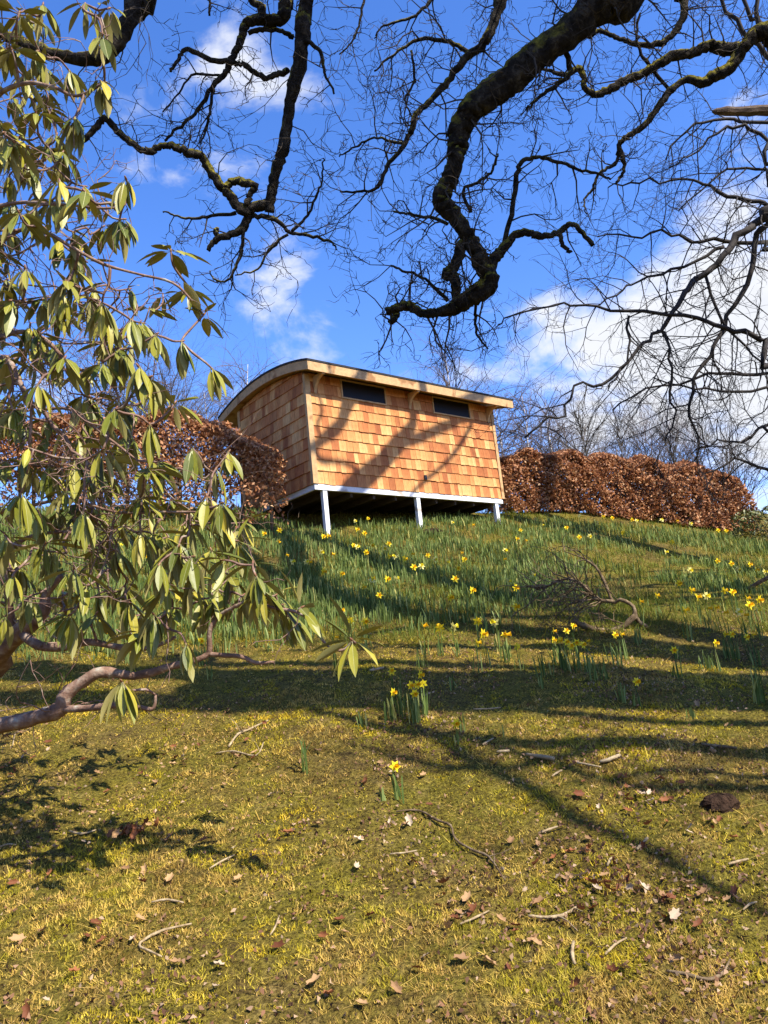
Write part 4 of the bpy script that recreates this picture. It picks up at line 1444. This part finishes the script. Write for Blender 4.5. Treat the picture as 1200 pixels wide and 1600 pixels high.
def flower_geo(c, d, sz):
    """petals, trumpet around c, facing d"""
    d = d.normalized()
    e1 = d.orthogonal().normalized()
    e2 = d.cross(e1)
    pet, tru = Acc(), Acc()
    for k_ in range(6):
        an = k_ * math.pi / 3 + .2
        r1 = e1 * math.cos(an) + e2 * math.sin(an)
        s1 = d.cross(r1)
        back = -d * sz * .12 if k_ % 2 else -d * sz * .02
        q = [c + back * .2, c + r1 * sz * .5 + s1 * sz * .27 + back + d * sz * .06, c + r1 * sz * 1.0 + back + d * sz * .02, c + r1 * sz * .5 - s1 * sz * .27 + back + d * sz * .06]
        pet.poly(q, [(0, 1, 2, 3)])
    rings = [(0.0, .20), (.35, .24), (.7, .28), (.9, .40)]
    m_ = 9
    pts = []
    for u, rr in rings:
        for j in range(m_):
            an = 2 * math.pi * j / m_
            wob = 1 + (.12 if (u > .8 and j % 2) else 0)
            pts.append(c + d * (u * sz * .85) + (e1 * math.cos(an) + e2 * math.sin(an)) * (rr * sz * wob))
    fs = [(i * m_ + j, i * m_ + (j + 1) % m_, (i + 1) * m_ + (j + 1) % m_, (i + 1) * m_ + j) for i in range(3) for j in range(m_)]
    fs.append(tuple(reversed(range(m_))))
    tru.poly(pts, fs)
    return pet, tru


def daffodil(px, py, h, label, group, parts=True, nleaf=7, sz=.036, pale=False):
    g = ground_at(px, py, h)
    top = EYE + ray(px, py) * ((g - EYE).dot(cF))
    top = V3(g.x, g.y, g.z + h)
    face = (V3(SUN.x, SUN.y, .1) + rv(.5))
    face.z = rng.uniform(-.2, .25)
    face.normalize()
    stem_pts = [g + V3(rng.gauss(0, .01), rng.gauss(0, .01), -.02), g + V3(0, 0, h * .55), top - V3(0, 0, .015) - face * .012, top]
    lv = Acc()
    clump(lv, g, nleaf, h * rng.uniform(.75, .95), .028)
    sm = Acc()
    P, Rr = catmull(stem_pts, [.004, .0035, .003, .004], 3)
    sm.tube(P, Rr, 5)
    pet, tru = flower_geo(top + face * .012, face, sz)
    if parts:
        t_ = thing('daffodil', g, label, 'daffodil', group)
        part(lv, 'leaves', 'daffodil_leaf', t_)
        part(sm, 'stem', 'daffodil_leaf', t_)
        fl = part(pet, 'petals', 'petal', t_)
        part(tru, 'trumpet', 'trumpet', fl)
        return t_
    a_ = Acc()
    for src, mi in ((lv, 0), (sm, 0), (pet, 1), (tru, 2)):
        a_.poly(src.v, src.f)
        a_.mi += [mi] * len(src.f)
        a_.r += src.r if len(src.r) == len(src.v) else [.5] * len(src.v)
    return single(a_, 'daffodil', ['daffodil_leaf', 'pale_petal' if pale else 'petal', 'petal' if pale else 'trumpet'], g, label, 'daffodil', group)


for px, py, h, lb in ((993, 1067, .17, 'single yellow daffodil on the shaded lawn with leaves beside it'),
                      (616, 1198, .17, 'lone small yellow daffodil among dead leaves on the open lawn'),
                      (712, 1131, .12, 'low yellow daffodil bud beside a short leaf tuft in branch shadow')):
    daffodil(px, py, h, lb, None, True, 6)
for px, py, h in ((612, 1083, .20), (640, 1071, .24), (650, 1071, .24), (655, 1055, .27), (647, 1084, .2), (662, 1070, .22), (612, 1050, .2)):
    daffodil(px, py, h, 'yellow daffodil in the small cluster under the rhododendron tip', 'daffodils clustered below the rhododendron tip')
for px, py in ((788, 993), (807, 1010), (863, 1000), (872, 1000), (863, 986), (885, 987), (894, 979), (872, 1000), (884, 1004), (892, 1011), (902, 1005), (915, 1003), (910, 1008), (959, 993), (969, 992)):
    daffodil(px, py, rng.uniform(.2, .26), 'yellow daffodil in the lit row in front of the fallen branch', 'daffodils in front of the fallen branch')
for px, py in ((1053, 1016), (1131, 991), (1143, 992), (1166, 996), (1174, 993), (1116, 1005)):
    daffodil(px, py, rng.uniform(.2, .26), 'yellow daffodil in the sparse row at the lawn edge right of the fallen branch', 'daffodils right of the fallen branch')
F1 = [(88, 213), (163, 197), (345, 294), (413, 305), (290, 340), (355, 380), (490, 265), (505, 272), (583, 263), (635, 275), (648, 258), (647, 312), (680, 318), (717, 323), (750, 300), (825, 310), (856, 327), (904, 338), (970, 298), (983, 328),
      (960, 368), (1168, 288), (1160, 325), (570, 415), (640, 415), (678, 415), (533, 450), (607, 488), (945, 415), (1018, 465), (920, 498), (1177, 425), (430, 557), (478, 600), (543, 605), (800, 627), (935, 630), (1045, 605), (1127, 608), (1065, 660),
      (1170, 665), (1040, 702), (880, 637), (402, 673), (930, 162), (1020, 172), (555, 145), (497, 155), (540, 210), (505, 195), (215, 340), (190, 305), (155, 238), (575, 425), (760, 362), (795, 360), (435, 393), (280, 338), (547, 293), (375, 222), (355, 225)]
F2 = [(357, 72), (437, 105), (462, 80), (503, 85), (590, 92), (610, 97), (630, 100), (725, 95), (555, 150), (403, 165), (355, 170), (75, 178), (128, 188), (25, 230), (297, 130), (190, 115), (95, 140), (770, 190), (740, 237), (850, 318), (970, 275),
      (1033, 288), (1060, 310), (1115, 292), (1145, 315), (1180, 325), (800, 375), (852, 408), (698, 432), (625, 457), (880, 440), (920, 432), (1000, 410), (1037, 417), (1103, 445), (1113, 475), (1157, 447), (925, 487), (960, 485), (823, 500),
      (997, 508), (1065, 505), (1088, 520), (1145, 497), (70, 395), (70, 483), (145, 335), (975, 140), (1010, 143), (965, 95), (790, 97), (855, 110)]
for (lst, ox, oy, lb, gp) in ((F1, 380, 760, 'small yellow daffodil in the thick leaves on the slope below the cabin', 'daffodils on the slope below the cabin'),
                              (F2, 780, 780, 'small yellow daffodil on the slope below the right hedge', 'daffodils on the slope below the right hedge')):
    for x, y in lst:
        pl = rng.random() < .25
        daffodil(ox + x / 2.857, oy + y / 2.857, rng.uniform(.23, .29), lb.replace('small yellow', 'pale creamy yellow') if pl else lb, gp.replace('daffodils', 'pale daffodils') if pl else gp, False, 5, .056 if rng.random() < .8 else .045, pl)
for x, y in ((190, 850), (205, 1000), (160, 985), (173, 988), (310, 1000), (315, 1003), (230, 870), (140, 870), (100, 985)):
    daffodil(x, y, .22, 'yellow daffodil seen between the rhododendron branches', 'daffodils behind the rhododendron', False)

# leaf clumps without flowers that stand alone on the lawn
for px, py, h, n, lb in ((476, 1208, .21, 9, 'tall thin tuft of daffodil leaves alone on the sunny lawn'),
                         (568, 1138, .15, 8, None), (597, 1255, .10, 5, None), (780, 1150, .09, 4, None), (712, 1078, .14, 6, None), (938, 1062, .2, 14, None), (1080, 1122, .09, 6, None), (843, 1075, .12, 6, None),
                         (1108, 1045, .18, 12, None), (1195, 1100, .28, 22, 'dark dense daffodil clump at the edge of the branch shadow'), (1140, 1030, .2, 12, None), (1000, 1010, .2, 14, None), (972, 1097, .15, 9, None), (660, 1045, .2, 10, None),
                         (725, 1143, .13, 8, None), (330, 1060, .15, 8, None), (92, 1070, .15, 7, None), (850, 1060, .2, 12, None), (630, 1118, .2, 18, None), (608, 1128, .18, 12, None), (795, 1030, .2, 12, None), (1060, 1030, .15, 8, None)):
    g = ground_at(px, py)
    a = Acc()
    clump(a, g, n, h, .022 if n < 10 else .04)
    single(a, 'daffodil_clump', 'daffodil_leaf', g, lb or 'small tuft of daffodil leaves without a flower on the lawn', 'daffodil leaves', None if lb else 'flowerless daffodil tufts on the lawn')

# the mass of leaves over the upper slope
a = Acc()
cnt = 0
while cnt < 6200:
    y = rng.uniform(7.6, 17.2)
    x = rng.uniform(-.56 * y - 1, .56 * y + 1)
    u = y * .95 - (0.1 + .4 * float(sstep(4, 13, y))) * x
    pn = math.sin(x * 1.9 + y * .7) * math.sin(y * 1.6 - x * .5 + 1) + .5 * math.sin(x * 4.3 - y * 2.1) * math.sin(y * 3.7 + x)
    dn = float(sstep(7.6, 9.2, u))
    if u > 15.9:
        dn *= .4
    r_ = x / y
    if r_ > .20 and y > 9.3 and y < 15.5:
        dn *= .12 if pn < .35 else .8
    if r_ > .05 and y < 10.5:
        dn *= .75
    lx = (V3(x, y, 0) - V3(CC.x, CC.y, 0))
    if lx.dot(cd_) > 0 and lx.dot(cd_) < LEN and -lx.dot(cn_) > .5 and -lx.dot(cn_) < DEP:
        continue
    if rng.random() > dn * (.7 + .45 * pn):
        continue
    clump(a, V3(x, y, gz(x, y)), rng.randint(5, 11), rng.uniform(.09, .22), .07, .014)
    cnt += 1
me = a.mesh('daffodil_leaves', 'daffodil_leaf')
o = link('daffodil_leaves', me)
o['kind'] = 'stuff'
tag(o, 'thick blue green mass of daffodil leaves covering the upper slope', 'daffodil leaves')

# ------------------------------------------------------------------ things lying on the lawn
# the dead branch
fb = ground_at(930, 985)
dead = thing('fallen_branch', fb, 'dead twiggy oak branch lying in a tangle among the daffodils', 'branch')
T8 = (fb - EYE).dot(cF)
mainb = Acc()
P, Rr = limb(mainb, [(1012, 981, 6), (993, 965, 7), (990, 948, 7), (969, 937, 6), (958, 941, 6), (944, 909, 5), (930, 885, 4), (909, 871, 3)], (T8, T8 + .35), 3, .15, 7)
P2, R2 = limb(mainb, [(895, 969, 7), (913, 978, 10), (937, 985, 10), (969, 982, 10), (993, 962, 8)], T8, 3, .15, 7)
P3, R3 = limb(mainb, [(960, 940, 6), (930, 935, 6), (905, 910, 5), (880, 905, 4), (850, 920, 3)], (T8, T8 + .2), 3, .15, 6)
part(mainb, 'limb', 'dead_wood', dead, True)
tb_ = Acc()
for k in range(42):
    i = rng.randrange(2, len(P3))
    sprig(tb_, P3[i], V3(-.7, rng.gauss(0, .6), rng.gauss(.1, .5)), rng.uniform(.3, .65), .008, 2, gnarl=.3, kids=3, sides=4)
for k in range(7):
    i = rng.randrange(4, len(P))
    sprig(tb_, P[i], V3(-.6, rng.gauss(0, .6), rng.gauss(.2, .4)), rng.uniform(.25, .5), .007, 1, gnarl=.3, kids=3, sides=4)
for k in range(5):
    i = rng.randrange(1, len(P2))
    sprig(tb_, P2[i], V3(-.6, rng.gauss(0, .5), rng.gauss(.4, .3)), rng.uniform(.25, .5), .007, 1, gnarl=.3, kids=3, sides=4)
part(tb_, 'twigs', 'dead_wood', dead, kind='stuff')
g = ground_at(1165, 925)
sb = thing('fallen_branch', g, 'short dead branch lying on the slope below the evergreen shrub', 'branch')
ac = Acc()
tt = (g - EYE).dot(cF)
P, Rr = limb(ac, [(1150, 930, 4), (1172, 918, 6), (1200, 903, 7), (1240, 890, 7)], tt, 3, .12, 6)
part(ac, 'limb', 'dead_wood', sb, True)
ac = Acc()
for i in (3, 6):
    sprig(ac, P[i], V3(.2, -.3, .6), .3, .008, 1, kids=2)
part(ac, 'twigs', 'dead_wood', sb)


def lying(name, path, label, mat, group=None, lift=.012, jit=.15, sides=6, spurs=0):
    """a stick laid on the turf; path of (px, py, diameter in metres)"""
    P = [ground_at(x, y) + V3(0, 0, lift + w / 2) for x, y, w in path]
    P, Rr = catmull(P, [w / 2 for x, y, w in path], 3, jit)
    ac = Acc()
    ac.tube(P, Rr, sides)
    for k_ in range(spurs):
        i = rng.randrange(1, len(P) - 1)
        sprig(ac, P[i], rv(1) + V3(0, 0, .5), rng.uniform(.06, .14), Rr[i] * .6, 0, gnarl=.25, sides=4, step=.03)
    return single(ac, name, mat, P[0], label, 'twig', group, True)


lying('fallen_twig', [(620, 1275, .008), (655, 1274, .012), (685, 1288, .013), (705, 1298, .012), (712, 1318, .012), (740, 1335, .012), (765, 1348, .011), (790, 1382, .007)], 'long crooked forked twig running down the middle of the lawn', 'dead_wood', spurs=4)
lying('fallen_twig', [(300, 1452, .008), (257, 1462, .011), (230, 1475, .011), (218, 1487, .010), (233, 1498, .009), (253, 1502, .006)], 'pale hooked twig curled on the sunny grass', 'pale_stick')
lying('fallen_twig', [(1043, 1530, .009), (1073, 1537, .012), (1110, 1540, .012), (1133, 1530, .010), (1143, 1511, .006)], 'brown bow shaped twig on green grass', 'dead_wood')
lying('fallen_twig', [(358, 1172, .014), (372, 1153, .016), (388, 1145, .015), (420, 1130, .008)], 'bleached forked stick near the leaf drift below the rhododendron', 'pale_stick', spurs=3)
lying('fallen_twig', [(338, 1182, .008), (365, 1178, .010), (400, 1185, .010), (412, 1165, .007)], 'thin pale twig bent over dead leaves below the rhododendron', 'pale_stick', spurs=2)
lying('fallen_twig', [(823, 1185, .02), (845, 1190, .026), (867, 1193, .022)], 'thick pale stick lying at the edge of the branch shadow', 'pale_stick')
lying('fallen_twig', [(938, 1198, .014), (952, 1195, .024), (970, 1187, .02)], 'stubby pale stick beside a dark clod in the shadow', 'pale_stick')
lying('fallen_twig', [(1097, 1170, .016), (1125, 1173, .02), (1152, 1175, .016)], 'straight dark stick in the shaded grass', 'dead_wood')
lying('fallen_twig', [(827, 1443, .01), (855, 1444, .014), (880, 1441, .014), (903, 1430, .012)], 'pale knobbly twig beside brown leaves', 'pale_stick', spurs=2)
lying('fallen_twig', [(997, 1337, .012), (1004, 1327, .014), (1013, 1317, .012)], 'short stout pale stick lying in a shadow streak', 'pale_stick')
for q in ([(108, 1305, .010), (128, 1310, .012), (150, 1302, .008)], [(328, 1363, .007), (348, 1352, .010), (367, 1342, .006)], [(237, 1417, .008), (262, 1416, .010), (287, 1417, .007)], [(610, 1343, .007), (632, 1340, .009), (652, 1335, .007)],
          [(423, 1468, .006), (431, 1455, .009), (437, 1440, .007)], [(720, 1453, .006), (743, 1442, .009), (765, 1430, .006)], [(947, 1500, .008), (963, 1487, .010), (980, 1473, .006)], [(848, 1310, .01), (860, 1304, .012), (872, 1298, .009)],
          [(950, 1360, .009), (955, 1354, .011), (960, 1348, .008)], [(1140, 1360, .009), (1155, 1355, .011), (1171, 1350, .008)], [(1163, 1430, .006), (1173, 1424, .009), (1184, 1418, .006)], [(903, 1198, .012), (922, 1202, .014), (940, 1205, .01)],
          [(863, 1220, .01), (871, 1215, .012), (879, 1210, .009)], [(755, 1170, .01), (762, 1165, .012), (771, 1159, .01)], [(777, 1180, .016), (797, 1180, .018)], [(740, 1112, .01), (765, 1112, .012), (783, 1110, .01)], [(600, 1048, .02), (588, 1050, .022), (578, 1052, .02)],
          [(900, 1520, .012), (895, 1500, .014), (898, 1485, .012)], [(0, 1330, .008), (12, 1325, .01), (25, 1327, .008)], [(20, 1170, .008), (24, 1150, .01), (35, 1148, .007)]):
    lying('fallen_twig', q, 'short pale fallen twig lying on the lawn', 'pale_stick', 'short twigs scattered on the lawn')

# rotten stump and a clod of dug earth
for px, py, sx_, sz_, nm, lb, ct in ((1125, 1262, .095, .075, 'stump', 'small dark rotten stump in the turf among dead leaves', 'stump'), (673, 834, .22, .12, 'soil_mound', 'dark heap of dug earth by the middle stilt of the cabin', 'soil')):
    g = ground_at(px, py)
    a = Acc()
    rows_, cols = 6, 14
    for i in range(rows_ + 1):
        for j in range(cols):
            an = 2 * math.pi * j / cols
            f = math.sin(math.pi / 2 * (1 - i / rows_)) ** (.6 if nm == 'stump' else 1.0)
            wob = 1 + .14 * math.sin(3 * an + i) + rng.uniform(-.09, .09)
            a.v.append(g + V3(math.cos(an) * sx_ * f * wob, math.sin(an) * sx_ * f * wob * .8, -.02 + sz_ * math.sin(math.pi / 2 * i / rows_) + rng.uniform(-.006, .006)))
    for i in range(rows_):
        for j in range(cols):
            a.f.append((i * cols + j, i * cols + (j + 1) % cols, (i + 1) * cols + (j + 1) % cols, (i + 1) * cols + j))
    single(a, nm, 'soil', g, lb, ct)

# fallen oak leaves
lmesh = []
for k in range(6):
    a = Acc()
    m_ = 18
    ring = []
    cu = rng.uniform(.35, 1.0)
    tws = rng.uniform(-.5, .5)
    for j in range(m_):
        an = 2 * math.pi * j / m_
        rr = 1 + (.22 if j % 3 == 0 else -.16 if j % 3 == 1 else 0)
        x, y = math.cos(an) * rr, math.sin(an) * rr * .55
        ring.append(Vector((x, y, cu * (y * y * 1.6 + .35 * x * x) + tws * x * y + rng.uniform(-.05, .05))))
    inner = [Vector((p.x * .5, p.y * .5, p.z * .25 + rng.uniform(-.04, .04))) for p in ring]
    a.v = ring + inner + [Vector((0, 0, 0))]
    for j in range(m_):
        j2 = (j + 1) % m_
        a.f += [(j, j2, m_ + j2, m_ + j), (m_ + j, m_ + j2, 2 * m_)]
    lmesh.append([a.mesh('fallen_leaf', q, None, True) for q in ('red_leaf', 'tan_leaf', 'pale_leaf')])
LEAFPX = [(203, 1310), (580, 1440), (27, 1477), (67, 1465), (135, 1477), (115, 1530), (275, 1515), (340, 1513), (150, 1455), (220, 1447), (265, 1382), (318, 1320), (265, 1318), (495, 1295), (560, 1322), (640, 1290), (663, 1387), (695, 1388), (740, 1435), (730, 1415),
          (892, 1340), (905, 1445), (1005, 1330), (1050, 1415), (1038, 1412), (1000, 1403), (935, 1400), (930, 1390), (910, 1380), (950, 1400), (1100, 1408), (1150, 1405), (843, 1420), (1055, 1440), (960, 1535), (840, 1485), (1112, 1290), (905, 1250), (1005, 1250), (1030, 1225),
          (980, 1220), (1110, 1210), (570, 1230), (600, 1205), (615, 1215), (500, 1180), (270, 1200), (275, 1190), (370, 1200), (395, 1190), (40, 1180), (15, 1220), (75, 1165), (1090, 1105), (435, 1490), (530, 1450), (515, 1570), (490, 1550), (720, 1510), (765, 1515), (1170, 1300), (450, 1310)]
gl = 'fallen leaves scattered on the lawn'


KINDS = (('reddish brown', 0), ('tan', 1), ('bleached pale', 2))


def put_leaf(px, py, s, tilt=.35):
    g = ground_at(px, py)
    word, ki = rng.choices(KINDS, (.40, .48, .12))[0]
    o = link('fallen_leaf', rng.choice(lmesh)[ki], None, g + V3(0, 0, .022))
    o.rotation_euler = (rng.gauss(0, tilt), rng.gauss(0, tilt), rng.uniform(0, 6.28))
    o.scale = (s, s, s)
    sz = 'large' if s > .022 else 'small'
    where = 'in the drift below the rhododendron' if px < 450 and py < 1240 else 'in branch shadow beside the stump' if px > 850 and py < 1300 else 'on the open mossy lawn'
    tag(o, '%s %s dead leaf lying %s' % (sz, word, where), 'leaf', '%s %s leaves %s' % (sz, word, where))


for px, py in LEAFPX[1:]:
    put_leaf(px, py, rng.uniform(.02, .032))
k = 0
while k < 236:
    px, py = rng.uniform(0, 1200), 1110 + 490 * rng.random() ** .8
    if rng.random() < .4:
        cx_, cy_ = rng.choice(((270, 1195), (390, 1185), (40, 1215), (930, 1250), (1010, 1240), (950, 1400), (1040, 1410), (870, 1330), (590, 1215), (720, 1420), (1100, 1290)))
        px, py = cx_ + rng.gauss(0, 45), cy_ + rng.gauss(0, 18)
    if rng.random() > (.35 + .65 * min(1, max(0, (px - 350) / 500))) and not (px < 420 and py < 1230):
        continue
    put_leaf(px, py, rng.uniform(.012, .026), .5)
    k += 1
# a heap of leaves caught together
g = ground_at(203, 1312)
lp = thing('leaf_heap', g, 'small heap of reddish brown dead leaves on the left of the lawn', 'leaves')
for k in range(34):
    o = link('dry_leaf', rng.choice(lmesh)[0 if rng.random() < .7 else 1], lp, V3(rng.gauss(0, .045), rng.gauss(0, .035), .02 + rng.random() * .04))
    o.rotation_euler = (rng.gauss(0, .7), rng.gauss(0, .7), rng.uniform(0, 6.28))
    s = rng.uniform(.018, .03)
    o.scale = (s, s, s)

# crumbs of litter
N = 34000
yy = 2.3 * (9.5 / 2.3) ** nrg.random(N)
xx = nrg.uniform(-1, 1, N) * (.56 * yy + .5)
dr_ = np.sin(xx * 3.1 + yy * 1.3 + 1) * np.sin(yy * 2.6 - xx * 1.1) + .6 * np.sin(xx * 7 - yy * 4) * np.sin(yy * 6.3 + xx * 3)
keep = nrg.random(N) < np.where(xx > -.05 * yy, 1.0, .45) * np.clip(.42 + .7 * dr_, .08, 1)
xx, yy = xx[keep], yy[keep]
Vv, Qv = leaf_cloud(np.stack([xx, yy, terr(xx, yy) + .017], 1), .022, .55, .7)
rr_ = nrg.random(len(xx))
o = link('leaf_litter', big_mesh('leaf_litter', Vv, Qv, 'litter', np.repeat(rr_, 4)))
o['kind'] = 'stuff'
tag(o, 'crumbled brown leaf litter strewn through the moss and turf', 'leaf litter')


# ------------------------------------------------------------------ turf and moss
def turf(name, N, y0, y1, hmin, hmax, wscale, label):
    yy = y0 * (y1 / y0) ** nrg.random(N)
    xx = nrg.uniform(-1, 1, N) * (.58 * yy + .6)
    pn = np.sin(xx * 2.1 + yy * .9 + 1) * np.sin(yy * 1.8 - xx * .7) + .6 * np.sin(xx * 5.3 - yy * 3.1) * np.sin(yy * 4.7 + xx * 2) + .4 * np.sin(xx * 13 + yy * 5) * np.sin(yy * 11 - xx * 6)
    keep = nrg.random(N) < np.clip(.74 + .40 * pn, .2, 1)
    xx, yy, pn = xx[keep], yy[keep], pn[keep]
    n = len(xx)
    zz = terr(xx, yy) - .004
    h = nrg.uniform(hmin, hmax, n) * (1 + .35 * np.clip(pn, -1, 1)) * np.where(nrg.random(n) < .06, 1.7, 1)
    an = nrg.uniform(0, 2 * np.pi, n)
    ln = np.abs(nrg.normal(.8, .8, n))
    ci = (np.floor(xx / (.012 * yy)).astype(np.int64) * 7919 + np.floor(np.log(yy) / .016).astype(np.int64) * 104729) % 99991
    cell = np.random.default_rng(3).beta(.9, 1.0, 99991)[ci]
    h = h * (.55 + .9 * np.random.default_rng(4).random(99991)[ci])
    w = wscale * yy * nrg.uniform(.6, 1.3, n)
    straw = nrg.random(n) < .03
    ln = np.where(straw, nrg.uniform(2.5, 6, n), ln)
    h = np.where(straw, h * .8 + .004, h)
    B = np.stack([xx, yy, zz], 1)
    tw_ = an + nrg.normal(1.57, .6, n)
    sd = np.stack([np.cos(tw_), np.sin(tw_), np.zeros(n)], 1) * w[:, None] / 2
    tip = np.stack([np.cos(an) * ln * h, np.sin(an) * ln * h, h], 1)
    v0, v1 = B - sd, B + sd
    v2, v3 = B + tip + sd * .3, B + tip - sd * .3
    Vv = np.stack([v0, v1, v2, v3], 1).reshape(-1, 3)
    Qv = np.arange(4 * n).reshape(n, 4)
    rnd = np.where(straw, .8, np.clip(.5 * nrg.beta(1.3, 1.5, n) + .5 * cell, 0, 1))
    o = link(name, big_mesh(name, Vv, Qv, name, np.repeat(rnd, 4)))
    o['kind'] = 'stuff'
    tag(o, label, 'grass')


turf('turf', 440000, 2.2, 9.0, .004, .018, .0013, 'short mossy yellow green turf of the lower lawn')
turf('slope_turf', 110000, 8.0, 19.0, .03, .08, .0010, 'rough grass and moss between the daffodils on the slope')
print('DONE')
